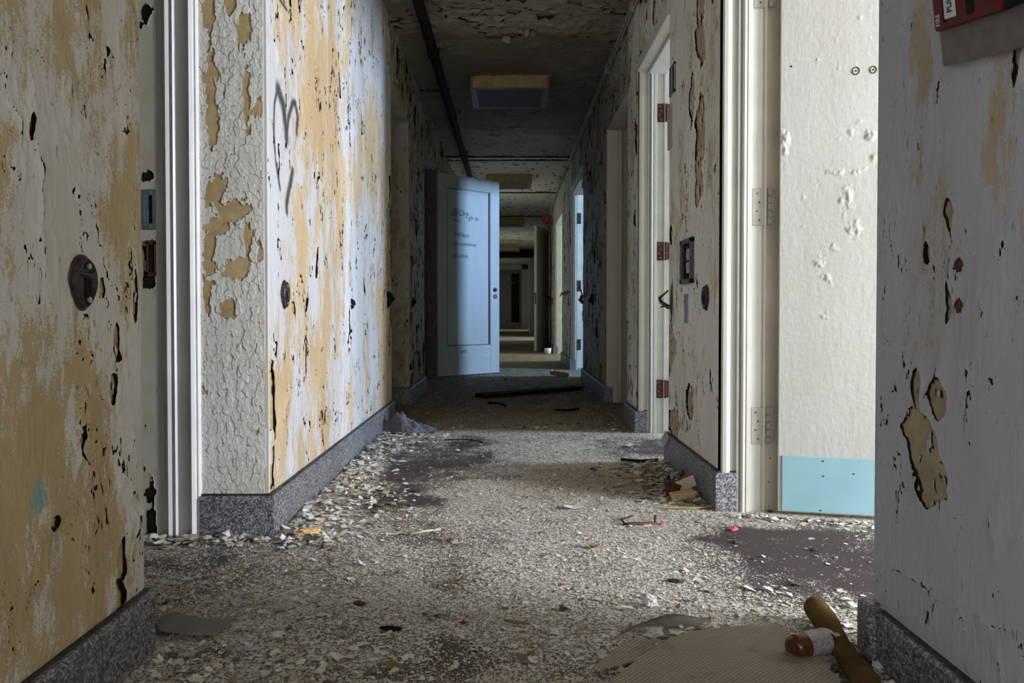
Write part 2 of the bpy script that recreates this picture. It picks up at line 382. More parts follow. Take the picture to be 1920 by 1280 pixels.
def grid_mesh(name, U, V, P, Fv, attrs, mat, parent=None, smooth=True):
    """marching squares on a regular grid: faces only where Fv > 0. P: (nu,nv,3)"""
    nu, nv = U.shape
    idx = np.arange(nu * nv).reshape(nu, nv)
    pos = P.reshape(-1, 3); f = Fv.reshape(-1); A = {k: a.reshape(-1) for k, a in attrs.items()}
    if (Fv > 0).all():
        quads = np.stack([idx[:-1, :-1], idx[1:, :-1], idx[1:, 1:], idx[:-1, 1:]], -1).reshape(-1, 4)
        polys = [quads]
    else:
        # crossing vertices
        def crossings(i0, i1):
            a, b = f[i0], f[i1]; m = (a > 0) != (b > 0)
            ids = np.full(i0.shape, -1); k = m.sum()
            t = (a[m] / (a[m] - b[m]))
            t = np.clip(t, 0.03, 0.97)
            return m, i0[m], i1[m], t
        hI0, hI1 = idx[:-1, :], idx[1:, :]; vI0, vI1 = idx[:, :-1], idx[:, 1:]
        base = nu * nv
        m1, a1, b1, t1 = crossings(hI0, hI1); hid = np.full(hI0.shape, -1); hid[m1] = base + np.arange(len(a1)); base += len(a1)
        m2, a2, b2, t2 = crossings(vI0, vI1); vid = np.full(vI0.shape, -1); vid[m2] = base + np.arange(len(a2))
        aa = np.concatenate([a1, a2]); bb = np.concatenate([b1, b2]); tt = np.concatenate([t1, t2])
        pos = np.concatenate([pos, pos[aa] * (1 - tt[:, None]) + pos[bb] * tt[:, None]])
        A = {k: np.concatenate([v, v[aa] * (1 - tt) + v[bb] * tt]) for k, v in A.items()}
        c = [idx[:-1, :-1], idx[1:, :-1], idx[1:, 1:], idx[:-1, 1:]]
        e = [hid[:, :-1], vid[1:, :], hid[:, 1:], vid[:-1, :]]
        keep = [f[x] > 0 for x in c]
        case = keep[0] * 1 + keep[1] * 2 + keep[2] * 4 + keep[3] * 8
        polys = []
        for k in range(1, 16):
            m = case == k
            if not m.any(): continue
            cols = []
            for j in range(4):
                kj = bool(k >> j & 1); kn = bool(k >> ((j + 1) % 4) & 1)
                if kj: cols.append(c[j][m])
                if kj != kn: cols.append(e[j][m])
            polys.append(np.stack(cols, -1))
    loops = np.concatenate([p.reshape(-1) for p in polys])
    sizes = np.concatenate([np.full(len(p), p.shape[1]) for p in polys])
    used = np.zeros(len(pos), bool); used[loops] = True
    remap = np.cumsum(used) - 1; loops = remap[loops]; pos = pos[used]
    me = bpy.data.meshes.new(name)
    me.vertices.add(len(pos)); me.vertices.foreach_set('co', pos.astype(np.float32).ravel())
    me.loops.add(len(loops)); me.loops.foreach_set('vertex_index', loops.astype(np.int32))
    me.polygons.add(len(sizes)); me.polygons.foreach_set('loop_start', np.concatenate([[0], np.cumsum(sizes)[:-1]]).astype(np.int32))
    me.polygons.foreach_set('loop_total', sizes.astype(np.int32))
    if smooth: me.polygons.foreach_set('use_smooth', np.ones(len(sizes), bool))
    me.update(calc_edges=True)
    for k, v in A.items():
        at = me.attributes.new(k, 'FLOAT', 'POINT'); at.data.foreach_set('value', v[used].astype(np.float32))
    return link(name, me, mat, parent)

def blob(u, v, cu, cv, ru, rv, seed, rough=0.4, fr=14):
    """signed distance-like value, > 0 inside a ragged patch"""
    d = np.sqrt(((u - cu) / ru) ** 2 + ((v - cv) / rv) ** 2)
    return (1 - d + rough * 1.25 * fbm(u * fr, v * fr * 0.55, seed, 5) + 0.10 * perlin(u * 160, v * 90, seed + 3)) * min(ru, rv)

def paint_wall(path, v0, v1, du, dv, seed, mat, under, parent, patch_thr=0.34, patch_f=(5.0, 2.2), crack_w=0.0022,
               crack_amt=1.0, lift=0.007, blobs=(), cracks=(), ochre=None, ochre_amt=0.0, spray=(), teal=(), crack_f=(13, 3.6), split=None, coarse_under=2):
    """a coat of paint over an undercoat. path: list of (x,y) corners walked with the room on the left-hand side of the normal
    given by rotating the direction by +90 deg; u in metres along it."""
    pts = [Vector((p[0], p[1])) for p in path]
    segl = [(b - a).length for a, b in zip(pts[:-1], pts[1:])]
    L = sum(segl); nu = max(3, int(L / du) + 1); nv = max(3, int((v1 - v0) / dv) + 1)
    us = np.linspace(0, L, nu); vs = np.linspace(v0, v1, nv)
    cum = np.concatenate([[0], np.cumsum(segl)])
    xs = np.interp(us, cum, [p.x for p in pts]); ys = np.interp(us, cum, [p.y for p in pts])
    # smooth normals
    tx = np.gradient(xs, us); ty = np.gradient(ys, us); ln = np.hypot(tx, ty); tx /= ln; ty /= ln
    nx, ny = -ty, tx
    U, V = np.meshgrid(us, vs, indexing='ij')
    W = np.broadcast_to(ys[:, None], U.shape) if abs(pts[0].y - pts[-1].y) > 0.15 else np.broadcast_to(xs[:, None], U.shape)
    # fields
    wob = 0.02 * fbm(U * 9, V * 9, seed + 50)
    pn = fbm(W * patch_f[0], V * patch_f[1], seed, 5)
    Fp = (patch_thr - pn) / (patch_f[0] * 2.0)
    for k, b in enumerate(blobs):
        Fb = -blob(W + wob, V, *b, seed + 90 + k)
        Fp = np.minimum(Fp, np.where(Fb < -0.004, np.maximum(Fb, (fbm(W * 48, V * 20, seed + 130 + k, 3) - 0.42) * 0.02), Fb))
    cn = fbm(W * crack_f[0], V * crack_f[1], seed + 20, 4) + 0.10 * perlin(W * 120, V * 70, seed + 21)
    cm = sstep(0.05, 0.5, fbm(W * 6, V * 3.0, seed + 30, 3) + 0.18 * (crack_amt - 1)) 
    Fc = np.abs(cn) / (crack_f[0] * 1.9) - 0.62 * crack_w * (cm * 1.6 - 0.45 + 0.5 * perlin(W * 40, V * 25, seed + 31)) * crack_amt
    cn2 = fbm(W * 34, V * 11, seed + 40, 3)
    cm2 = sstep(0.12, 0.5, fbm(W * 11 + 3, V * 6, seed + 41, 2) + 0.1 * (crack_amt - 1))
    Fc = np.minimum(Fc, np.abs(cn2) / 50.0 - crack_w * 0.5 * (cm2 * 1.5 - 0.6) * crack_amt)
    side = cn; Fx = np.full(U.shape, 1.0)
    for k, cr in enumerate(cracks):
        w = cr[0]; d = seg_dist(W + wob * 0.5, V + wob * 0.4, cr[1]) - w * (0.45 + 0.6 * perlin(W * 60, V * 30, seed + 60 + k))
        Fc = np.minimum(Fc, d); Fx = np.minimum(Fx, d)
    FF = np.minimum(Fp, Fc)
    Fbig = np.minimum(Fp, Fx)
    near = np.exp(-np.clip(FF, 0, None) / 0.007)
    asym = 0.25 + 0.75 * sstep(-0.12, 0.18, side + 0.5 * perlin(W * 10, V * 6, seed + 70))
    wide = np.exp(-np.clip(Fbig, 0, None) / 0.02) * sstep(0.1, 0.6, fbm(W * 8, V * 5, seed + 71, 2))
    nearb = np.exp(-np.clip(Fbig, 0, None) / 0.009)
    hh = 0.0022 + lift * (0.45 * near * asym + 0.6 * nearb * asym) + lift * 1.1 * wide + 0.0004 * (1 + fbm(W * 25, V * 18, seed + 72, 2))
    border = np.minimum(np.minimum(U - 0, L - U), np.minimum(V - v0, v1 - V))
    hh = 0.0012 + (hh - 0.0012) * sstep(0.0, 0.025, border)
    FF = np.where(border < 0.0001, np.maximum(FF, 0.0005), FF)
    P = np.stack([xs[:, None] + nx[:, None] * hh, ys[:, None] + ny[:, None] * hh, V], -1)
    oc = np.full(U.shape, 0.0)
    oc = 0.5 + (fbm(W * 4.2, V * 1.5, seed + 80, 5) * 0.55) + (ochre_amt - 0.5)
    if ochre is not None: oc = oc + ochre(W, V)
    sp = np.zeros(U.shape)
    for w, pl in spray:
        sp = np.maximum(sp, np.exp(-(seg_dist(W, V, pl) / w) ** 2))
    te = np.zeros(U.shape)
    for b in teal: te = np.maximum(te, np.clip(0.75 * np.exp(-((W - b[0]) / b[2]) ** 2 - ((V - b[1]) / b[3]) ** 2), 0, 1))
    top = grid_mesh('peeling_paint', U, V, P, FF, {'ochre': oc, 'spray': sp, 'teal': te}, mat, parent)
    k = coarse_under
    Pu = np.stack([np.broadcast_to(xs[:, None], U.shape) + nx[:, None] * 0.0004, np.broadcast_to(ys[:, None], U.shape) + ny[:, None] * 0.0004, V], -1)
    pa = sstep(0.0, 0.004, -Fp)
    iu = np.unique(np.concatenate([np.arange(0, nu, k), [nu - 1]])); iv = np.unique(np.concatenate([np.arange(0, nv, k), [nv - 1]]))
    sub = np.ix_(iu, iv)
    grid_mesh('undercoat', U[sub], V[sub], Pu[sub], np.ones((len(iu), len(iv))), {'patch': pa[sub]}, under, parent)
    return top

def arc(cx, cy, r, a0, a1, n=7):
    return [(cx + r * math.cos(math.radians(a0 + (a1 - a0) * i / n)), cy + r * math.sin(math.radians(a0 + (a1 - a0) * i / n))) for i in range(n + 1)]

# ------------------------------------------------------------------ floor
yy = np.concatenate([np.arange(-3.1, 1.2, 0.1), np.arange(1.2, 5.2, 0.03), np.arange(5.2, 34.3, 0.12)])
xx = np.arange(-1.9, 4.55, 0.05)
def g2(X, Y, cx, cy, rx, ry, p=2): return np.exp(-(np.abs((X - cx) / rx) ** p + np.abs((Y - cy) / ry) ** p))
def density(X, Y):
    d = 0.90 + 0 * X
    d = d - 0.72 * g2(X, Y, -0.42, 3.85, 0.42, 0.62, 3)
    d = d - 0.62 * g2(X, Y, -0.43, 3.05, 0.20, 0.5, 2)
    d = d - 0.65 * g2(X, Y, 0.62, 4.1, 0.22, 0.42, 4)
    d = d - 0.80 * g2(X, Y, 0.86, 2.22, 0.32, 0.36, 3)
    d = d - 0.60 * g2(X, Y, 1.15, 2.15, 0.45, 0.30, 2)
    d = d - 0.62 * g2(X, Y, -0.78, 2.20, 0.34, 0.20, 2)
    d = d - 0.35 * g2(X, Y, -0.30, 1.72, 0.16, 0.08, 2)
    d = d - 0.30 * g2(X, Y, 0.0, 1.58, 0.4, 0.08, 2)
    d = d - 0.35 * g2(X, Y, -0.30, 2.45, 0.12, 0.1, 2)
    d = d + 0.35 * g2(X, Y, -0.66, 3.4, 0.13, 1.3, 4)
    d = d - 0.38 * sstep(0.0, 0.55, fbm(X * 3.0, Y * 2.6, 901, 3)) - 0.22 * sstep(0.1, 0.6, fbm(X * 9, Y * 7, 905, 3))
    far = sstep(4.4, 4.8, Y)
    d = d * (1 - far) + far * (0.42 + 0.15 * g2(X, Y, 0.2, 5.2, 0.4, 0.6))
    return np.clip(d, 0, 1)
def browning_at(X, Y):
    d = 0.85 * sstep(4.55, 4.7, Y) + 0.75 * g2(X, Y, 0.42, 3.25, 0.40, 0.34, 4) * sstep(2.9, 3.1, Y)  # dirty brown far floor, plus a brown patch behind the right wall end
    return np.clip(d + 0.3 * g2(X, Y, -0.1, 1.4, 1.2, 0.25), 0, 1)
X, Y = np.meshgrid(xx, yy, indexing='ij')
fl_o = grid_mesh('floor', X, Y, np.stack([X, Y, 0 * X], -1), np.ones(X.shape), {'chips': density(X, Y), 'browning': browning_at(X, Y)}, M['floor'], None, False)
struct(fl_o)

# ------------------------------------------------------------------ walls: solid cores
def wall(name, *b, mat=None):
    return struct(box(name, *b, mat or M['plaster']))
TH = 0.22
DZ = 2.08      # door head
# left side
wl_front = wall('wall_left', XL - TH, XL, -3.0, 1.637, 0, H)
wl_main = wall('wall_left', XL - TH - 0.0, XL, 2.49, 5.10, 0, H)
wl_mid = wall('wall_left', XL - TH, XL, 6.0, 7.07, 0, H)
wl_far = wall('wall_left', XL - TH, XL, 8.35, 34.0, 0, H)
# stretches above the doorways
wall('wall_left', XL - TH, XL, 1.637, 2.49, DZ + 0.02, H)
hl = [wall('wall_left', XL - TH, XL, 5.10, 6.0, DZ + 0.02, H), wall('wall_left', XL - TH, XL, 7.07, 8.35, DZ + 0.08, H)]
# right side
wr_front = wall('wall_right', XR, XR + TH, -0.2, 1.618, 0, H)
wall('wall_right', XR, XR + TH, -3.0, -1.3, 0, H)
wr_1 = wall('wall_right', XR, XR + TH, 2.80, 3.72, 0, H)
wr_2 = wall('wall_right', XR, XR + TH, 4.60, 5.03, 0, H)
wr_3 = wall('wall_right', XR, XR + TH, 6.12, 8.05, 0, H)
wr_4 = struct(boxes('wall_right', [(XR, XR + 0.075, 9.55, 9.8, 0, H), (XR, XR + TH, 9.8, 11.25, 0, H)], M['plaster']))
wr_5 = wall('wall_right', XR, XR + TH, 13.1, 19.2, 0, H)
wr_6 = wall('wall_right', XR, XR + TH, 21.6, 28.2, 0, H)
wall('wall_right', XR, XR + TH, 30.8, 34.0, 0, H)
hr = [wall('wall_right', XR, XR + TH, a, b, DZ, H) for a, b in ((3.72, 4.60), (5.03, 6.12), (8.05, 9.55), (-1.3, -0.2), (1.618, 2.80), (11.25, 13.1), (19.2, 21.6), (28.2, 30.8))]
# rooms on the right: cross walls, outer wall with window openings
for y0 in (-3.1, 2.98, 5.2, 7.1, 10.2, 13.9, 18.3, 22.4, 27.2, 31.6):
    wall('wall_room', XR + TH, OUT, y0, y0 + 0.12, 0, H, mat=M['room'])
segs = []
prev = -3.1
for (y0, y1, z0, z1, P_, c_) in WINDOWS:
    segs += [(OUT, OUT + 0.1, prev, y0, 0, H), (OUT, OUT + 0.1, y0, y1, 0, z0), (OUT, OUT + 0.1, y0, y1, z1, H)]
    prev = y1
segs.append((OUT, OUT + 0.1, prev, 34.1, 0, H))
struct(boxes('wall_outer', segs, M['room']))
for i, (y0, y1, z0, z1, P_, c_) in enumerate(WINDOWS):
    w = struct(boxes('window_%d' % (i + 1), [(OUT - 0.02, OUT + 0.04, y0 - 0.04, y0 + 0.02, z0, z1), (OUT - 0.02, OUT + 0.04, y1 - 0.02, y1 + 0.04, z0, z1),
        (OUT - 0.02, OUT + 0.04, y0 - 0.04, y1 + 0.04, z1 - 0.02, z1 + 0.04), (OUT - 0.04, OUT + 0.04, y0 - 0.04, y1 + 0.04, z0 - 0.04, z0 + 0.02),
        (OUT, OUT + 0.03, y0, y1, (z0 + z1) / 2 - 0.015, (z0 + z1) / 2 + 0.015)], M['casing']))
# left: closed alcoves behind the doorways, corridor ends
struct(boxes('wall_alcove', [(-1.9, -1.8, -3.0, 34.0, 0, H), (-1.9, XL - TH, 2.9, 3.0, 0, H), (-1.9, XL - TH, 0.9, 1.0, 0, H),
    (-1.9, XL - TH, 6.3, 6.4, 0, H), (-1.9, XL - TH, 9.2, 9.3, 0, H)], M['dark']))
struct(boxes('wall_back', [(-1.9, -0.6, -3.2, -3.1, 0, H), (0.6, OUT + 0.1, -3.2, -3.1, 0, H), (-0.6, 0.6, -3.2, -3.1, 0, 0.8), (-0.6, 0.6, -3.2, -3.1, 2.2, H)], M['plaster']))
struct(boxes('window_8', [(-0.6, -0.55, -3.18, -3.12, 0.8, 2.2), (0.55, 0.6, -3.18, -3.12, 0.8, 2.2), (-0.6, 0.6, -3.18, -3.12, 0.8, 0.85), (-0.6, 0.6, -3.18, -3.12, 2.15, 2.2), (-0.6, 0.6, -3.17, -3.13, 1.48, 1.52)], M['casing']))  # unseen window added to go with the fill lamp
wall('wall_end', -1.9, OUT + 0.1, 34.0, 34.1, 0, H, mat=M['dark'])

# ------------------------------------------------------------------ peeling coats
def oc_main(W, V):
    o = 0 * W
    for (x, y, ru, rv, a) in ((590, 120, .22, .28, .22), (620, 250, .35, .30, .30), (690, 330, .5, .35, .18), (560, 420, .2, .25, .2),
                              (600, 640, .5, .22, .16), (520, 780, .12, .2, .25), (560, 830, .25, .12, .22), (720, 620, .25, .6, .35), (640, 780, .3, .15, .12),
                              (665, 560, .4, .4, -.32), (690, 700, .45, .22, -.2), (505, 300, .10, .9, -.45), (545, 215, .10, .25, -.15), (700, 100, .6, .4, -.2), (585, 560, .12, .12, -.4)):
        cu, cv = onl(x, y); o = o + a * np.exp(-((W - cu) / ru) ** 2 - ((V - cv) / rv) ** 2)
    return o
Z = 3.046
def zs(pts): return [onl(500 + a / Z, b / Z) for a, b in pts]
spray = [(0.012, zs([(65, 510), (45, 600), (42, 760), (50, 920), (75, 1080)])), (0.032, zs([(65, 515), (92, 600), (105, 700), (114, 790)])),
         (0.018, zs([(114, 790), (125, 680), (150, 590), (166, 600), (177, 680), (172, 760)])), (0.004, zs([(172, 760), (160, 860)])),
         (0.022, zs([(145, 980), (130, 1060), (112, 1160), (112, 1205)])), (0.008, zs([(70, 0), (120, 70)])), (0.008, zs([(95, 0), (108, 30)]))]
def crk(ws, pts, f): return (ws, [f(*p) for p in pts])
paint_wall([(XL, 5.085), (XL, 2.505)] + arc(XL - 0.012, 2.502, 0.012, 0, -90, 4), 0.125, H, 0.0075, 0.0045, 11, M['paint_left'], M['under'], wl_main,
           patch_thr=0.62, crack_w=0.0030, crack_amt=1.15, lift=0.007, ochre=oc_main, ochre_amt=0.47, spray=spray,
           blobs=[(*onl(575, 560), .001, .001), (*onl(728, 500), 0.10, 0.5)],
           cracks=[crk(.004, [(598, 25), (600, 60)], onl), crk(.0045, [(644, 0), (642, 60), (648, 110)], onl), crk(.004, [(684, 20), (686, 55)], onl),
                   crk(.003, [(513, 70), (520, 95), (523, 118)], onl), crk(.003, [(596, 265), (593, 300), (596, 330), (604, 350)], onl),
                   crk(.004, [(668, 310), (668, 340), (672, 360)], onl), crk(.003, [(540, 725), (530, 760), (525, 800)], onl), crk(.004, [(580, 778), (576, 800)], onl),
                   crk(.004, [(549, 850), (543, 885)], onl), crk(.003, [(680, 690), (682, 740), (681, 780)], onl)])
_r = random.Random(5); fl_cr = []
for k in range(46):
    x = _r.uniform(150, 262); y = _r.uniform(480, 1000); l = _r.uniform(10, 42); b_ = _r.uniform(-6, 6)
    fl_cr.append(crk(_r.uniform(.0011, .0024), [(x, y), (x + b_, y + l * .5), (x + b_ * _r.uniform(-1, 1), y + l)], onl))
for k in range(26):
    x = _r.uniform(10, 240); y = _r.uniform(0, 480); l = _r.uniform(8, 40)
    fl_cr.append(crk(_r.uniform(.0009, .0018), [(x, y), (x + _r.uniform(-5, 5), y + l * .5), (x + _r.uniform(-7, 7), y + l)], onl))
def oc_fl(W, V):
    o = 0 * W
    for (x, y, ru, rv, a) in ((60, 1000, .25, .25, .28), (150, 900, .12, .25, .22), (200, 1050, .15, .12, .30), (20, 560, .06, .3, .16), (110, 700, .10, .12, .2), (225, 420, .07, .12, .40),
                              (170, 80, .1, .1, .15), (215, 640, .10, .22, -.45), (250, 800, .09, .14, -.5), (100, 330, .10, .2, -.35), (120, 430, .12, .12, -.3), (235, 160, .08, .2, -.1), (70, 120, .2, .15, -.1)):
        cu, cv = onl(x, y); o = o + a * np.exp(-((W - cu) / ru) ** 2 - ((V - cv) / rv) ** 2)
    return o
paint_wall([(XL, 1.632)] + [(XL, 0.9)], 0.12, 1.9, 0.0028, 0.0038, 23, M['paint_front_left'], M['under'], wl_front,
           patch_thr=0.72, crack_w=0.0016, crack_amt=1.0, lift=0.006, ochre=oc_fl, ochre_amt=0.45, teal=[(*onl(60, 935), .04, .045)], crack_f=(15, 6),
           cracks=[crk(.0022, [(22, 200), (35, 225), (36, 262), (70, 285), (76, 330), (72, 450)], onl), crk(.0022, [(48, 75), (56, 100)], onl), crk(.002, [(68, 95), (85, 118)], onl),
                   crk(.002, [(130, 135), (128, 180), (126, 225)], onl), crk(.003, [(218, 655), (212, 700), (205, 760)], onl), crk(.0035, [(140, 800), (150, 850), (160, 875)], onl),
                   crk(.002, [(251, 330), (248, 440), (240, 470)], onl), crk(.002, [(243, 960), (250, 1000), (262, 1045)], onl), crk(.0025, [(172, 890), (180, 930), (196, 985)], onl),
                   crk(.0025, [(165, 575), (170, 620), (172, 650)], onl), crk(.003, [(190, 960), (193, 985)], onl)] + fl_cr,
           blobs=[(*onl(85, 985), .012, .014), (*onl(216, 640), .012, .035), (*onl(190, 540), .012, .02), (*onl(205, 730), .010, .03), (*onl(252, 560), .006, .05), (*onl(60, 240), .01, .02), (*onl(145, 830), .010, .03)])
paint_wall([(XL, 0.9), (XL, -3.0)], 0.12, H, 0.05, 0.05, 24, M['paint_front_left'], M['under'], wl_front, crack_amt=0.3, lift=0.002)
def oc_fr(W, V):
    o = 0 * W
    for (x, y, ru, rv, a) in ((1725, 90, .06, .10, .42), (1730, 330, .07, .2, .22), (1770, 250, .06, .12, .12), (1730, 480, .04, .04, .35), (1880, 700, .2, .5, -.3), (1700, 1050, .2, .2, -.3)):
        cu, cv = onr(x, y); o = o + a * np.exp(-((W - cu) / ru) ** 2 - ((V - cv) / rv) ** 2)
    return o
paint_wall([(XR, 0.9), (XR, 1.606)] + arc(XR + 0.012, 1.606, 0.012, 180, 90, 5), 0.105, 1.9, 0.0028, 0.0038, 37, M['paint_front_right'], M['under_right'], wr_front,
           patch_thr=0.80, crack_w=0.0014, crack_amt=1.0, lift=0.0032, ochre=oc_fr, ochre_amt=0.20,
           blobs=[(*onr(1722, 740), .022, .045), (*onr(1768, 745), .026, .035), (*onr(1735, 835), .058, .055), (*onr(1752, 900), .050, .045), (*onr(1718, 800), .035, .035),
                  (*onr(1780, 570), .007, .035), (*onr(1778, 400), .009, .03), (*onr(1738, 475), .008, .02), (*onr(1905, 120), .012, .03)],
           cracks=[crk(.0018, [(1695, 0), (1690, 60), (1702, 110), (1700, 160), (1697, 215)], onr), crk(.0022, [(1668, 400), (1672, 450), (1678, 490)], onr), crk(.0028, [(1738, 425), (1744, 460), (1746, 500)], onr),
                   crk(.002, [(1808, 450), (1802, 490)], onr), crk(.003, [(1776, 400), (1780, 430), (1786, 455)], onr), crk(.0028, [(1765, 690), (1758, 730), (1742, 755)], onr),
                   crk(.0025, [(1768, 935), (1772, 975)], onr), crk(.002, [(1690, 920), (1692, 955), (1688, 985)], onr), crk(.0025, [(1865, 975), (1875, 1010)], onr), crk(.0022, [(1735, 1100), (1790, 1125)], onr),
                   crk(.0018, [(1640, 1090), (1690, 1070), (1740, 1098)], onr), crk(.0025, [(1885, 1245), (1890, 1290)], onr), crk(.0018, [(1850, 1170), (1905, 1190)], onr), crk(.0025, [(1838, 550), (1845, 590), (1840, 600)], onr)])
paint_wall([(XR, -0.2), (XR, 0.9)], 0.12, H, 0.05, 0.05, 38, M['paint_front_right'], M['under_right'], wr_front, crack_amt=0.3, lift=0.002)
def oc_r1(W, V):
    cu, cv = onr(1300, 500); return 0 * W - 0.1 * np.exp(-((W - cu) / .3) ** 2)
paint_wall([(XR, 2.83), (XR, 3.705)], 0.13, H, 0.0045, 0.0045, 41, M['paint_right'], M['under_right'], wr_1, patch_thr=0.75, crack_w=0.0022, crack_amt=1.1, lift=0.006,
           ochre=oc_r1, ochre_amt=0.24,
           blobs=[(*onr(1312, 45), .07, .14), (*onr(1318, 90), .045, .08), (*onr(1298, 190), .045, .10), (*onr(1313, 270), .07, .18), (*onr(1311, 345), .06, .08), (*onr(1260, 650), .11, .12), (*onr(1268, 800), .12, .08),
                  (*onr(1297, 750), .06, .07), (*onr(1254, 745), .07, .06), (*onr(1260, 440), .03, .05)],
           cracks=[crk(.003, [(1307, 20), (1300, 60), (1305, 110)], onr), crk(.003, [(1308, 230), (1310, 300), (1306, 370)], onr), crk(.0035, [(1276, 370), (1279, 400)], onr), crk(.004, [(1318, 435), (1322, 460)], onr),
                   crk(.004, [(1304, 730), (1300, 750)], onr), crk(.003, [(1307, 800), (1318, 825)], onr), crk(.003, [(1302, 645), (1301, 700)], onr)])
# round plaster bead and flat strip at the doorway end of this wall
paint_wall([(XR, 4.62), (XR, 5.02)], 0.13, H, 0.010, 0.007, 43, M['paint_right'], M['under_right'], wr_2, patch_thr=0.45, crack_w=0.004, crack_amt=1.3, lift=0.008, ochre_amt=0.32)
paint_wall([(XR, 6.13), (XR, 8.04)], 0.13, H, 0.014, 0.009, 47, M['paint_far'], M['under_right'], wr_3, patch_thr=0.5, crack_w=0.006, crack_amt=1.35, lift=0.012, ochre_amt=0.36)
paint_wall([(XR, 9.56), (XR, 11.24)], 0.13, H, 0.02, 0.012, 53, M['paint_right'], M['under_right'], wr_4, patch_thr=0.6, crack_w=0.007, crack_amt=1.2, lift=0.012, ochre_amt=0.3)
paint_wall([(XR, 13.12), (XR, 19.18)], 0.13, H, 0.05, 0.03, 59, M['paint_right'], M['under_right'], wr_5, patch_thr=0.6, crack_w=0.01, crack_amt=1.2, lift=0.012, ochre_amt=0.3)
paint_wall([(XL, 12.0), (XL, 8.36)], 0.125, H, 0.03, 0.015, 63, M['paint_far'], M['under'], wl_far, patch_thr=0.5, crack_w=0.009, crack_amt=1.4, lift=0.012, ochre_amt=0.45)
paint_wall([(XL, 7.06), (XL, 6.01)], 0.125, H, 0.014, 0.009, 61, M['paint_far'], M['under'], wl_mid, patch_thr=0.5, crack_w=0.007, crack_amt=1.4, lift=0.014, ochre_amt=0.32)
# above the doorways on the corridor side
for k, (a, b) in enumerate(((3.72, 4.60), (5.03, 6.12), (8.05, 9.55))):
    hd = hr[k]
    paint_wall([(XR, a), (XR, b)], DZ, H, 0.012, 0.008, 71 + k, M['paint_right'] if k == 0 else M['paint_far'], M['under_right'], hd, patch_thr=0.5, crack_w=0.004, crack_amt=1.4, lift=0.010, ochre_amt=0.34)
for k, (a, b) in enumerate(((5.10, 6.0), (7.07, 8.35))):
    hd = hl[k]
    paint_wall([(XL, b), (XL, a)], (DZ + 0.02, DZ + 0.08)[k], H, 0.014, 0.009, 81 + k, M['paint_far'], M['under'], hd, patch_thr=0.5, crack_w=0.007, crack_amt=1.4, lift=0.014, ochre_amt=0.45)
# return of the left recess at Y = 6.0 (faces the camera)
ret = wall('wall_left', -1.2, XL - 0.0, 5.985, 6.0, 0, DZ + 0.02)
paint_wall([(XL - 0.001, 5.985), (-1.1, 5.985)], 0.125, DZ + 0.02, 0.012, 0.009, 91, M['paint_far'], M['under'], ret, patch_thr=0.9, crack_w=0.003, crack_amt=0.8, lift=0.004, ochre_amt=0.22)

# alligatored end of the left wall (faces the camera at Y = 2.49)
x0, x1 = XL - 0.208, XL - 0.010
nx_, nz_ = 120, 900
UU, VV = np.meshgrid(np.linspace(x1, x0, nx_), np.linspace(0.125, H, nz_), indexing='ij')
wx = UU + 0.006 * fbm(UU * 30, VV * 30, 5); wz = VV + 0.006 * fbm(UU * 30, VV * 30, 6)
d1, d2, idr = voronoi(wx * 66, wz * 42, 3)
ed = np.clip((d2 - d1) / 0.5, 0, 1)
hh = 0.0018 + 0.0010 * (1 - ed) ** 2 * (0.3 + idr) + 0.0014 * idr + 0.0006 * fbm(UU * 40, VV * 40, 12, 2)
hh = hh - 0.0012 * sstep(0.09, 0.03, ed)
pn = fbm(UU * 9, VV * 4.0, 8, 4)
Fp = 0.5 - pn
for (px, py, ru, rv) in ((398, 20, .02, .10), (400, 190, .018, .14), (405, 240, .016, .05), (462, 60, .02, .06), (466, 190, .012, .09), (440, 395, .055, .035), (405, 360, .035, .05), (395, 470, .018, .10), (445, 505, .035, .035), (425, 580, .025, .028), (390, 560, .010, .05), (410, 425, .035, .03), (468, 450, .014, .06)):
    cu = (px - 955) * 2.49 / F; cv = EYE + (583 - py) * 2.49 / F
    Fp = np.minimum(Fp, -12 * blob(UU, VV, cu, cv, ru, rv, px, 0.5, 25))
cellF = Fp + 0.12 * (idr - 0.5)
hh = hh * 1.0
P_ = np.stack([UU, 2.49 - hh, VV], -1)
a_o = grid_mesh('alligatored_paint', UU, VV, P_, cellF, {'gap': sstep(0.12, 0.04, ed)}, M['alligator'], wl_main)
P_ = np.stack([UU, 2.4896 + 0 * UU, VV], -1)
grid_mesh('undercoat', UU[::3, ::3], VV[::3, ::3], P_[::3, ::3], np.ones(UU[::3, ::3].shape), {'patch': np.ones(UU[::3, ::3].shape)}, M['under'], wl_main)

# ------------------------------------------------------------------ ceiling
yy = np.arange(1.5, 10.0, 0.010); xx = np.linspace(XL - 0.02, XR + 0.02, 190)
U, V = np.meshgrid(xx, yy, indexing='ij')
pn = fbm(U * 4, V * 3, 101, 4)
Fp = (1.0 - pn) / 8
ridge = sstep(0.4, 0, np.abs(V - 5.0 - 0.25 * fbm(U * 2, V * 2, 104)))
for b in ((-0.02, 5.35, 0.13, 0.09), (0.03, 4.95, 0.07, 0.04), (0.0, 4.75, .14, .03), (0.22, 5.0, 0.06, 0.05), (-0.12, 4.9, .03, .03)):
    Fp = np.minimum(Fp, -blob(U, V, *b, 110, 0.6, 12))
cn = fbm(U * 5, V * 12, 107, 3)
cm = sstep(0.1, 0.5, fbm(U * 3, V * 3, 108, 2) + 0.6 * ridge - 0.05)
Fc = np.abs(cn) / 18 - 0.004 * (cm * 1.6 - 0.5)
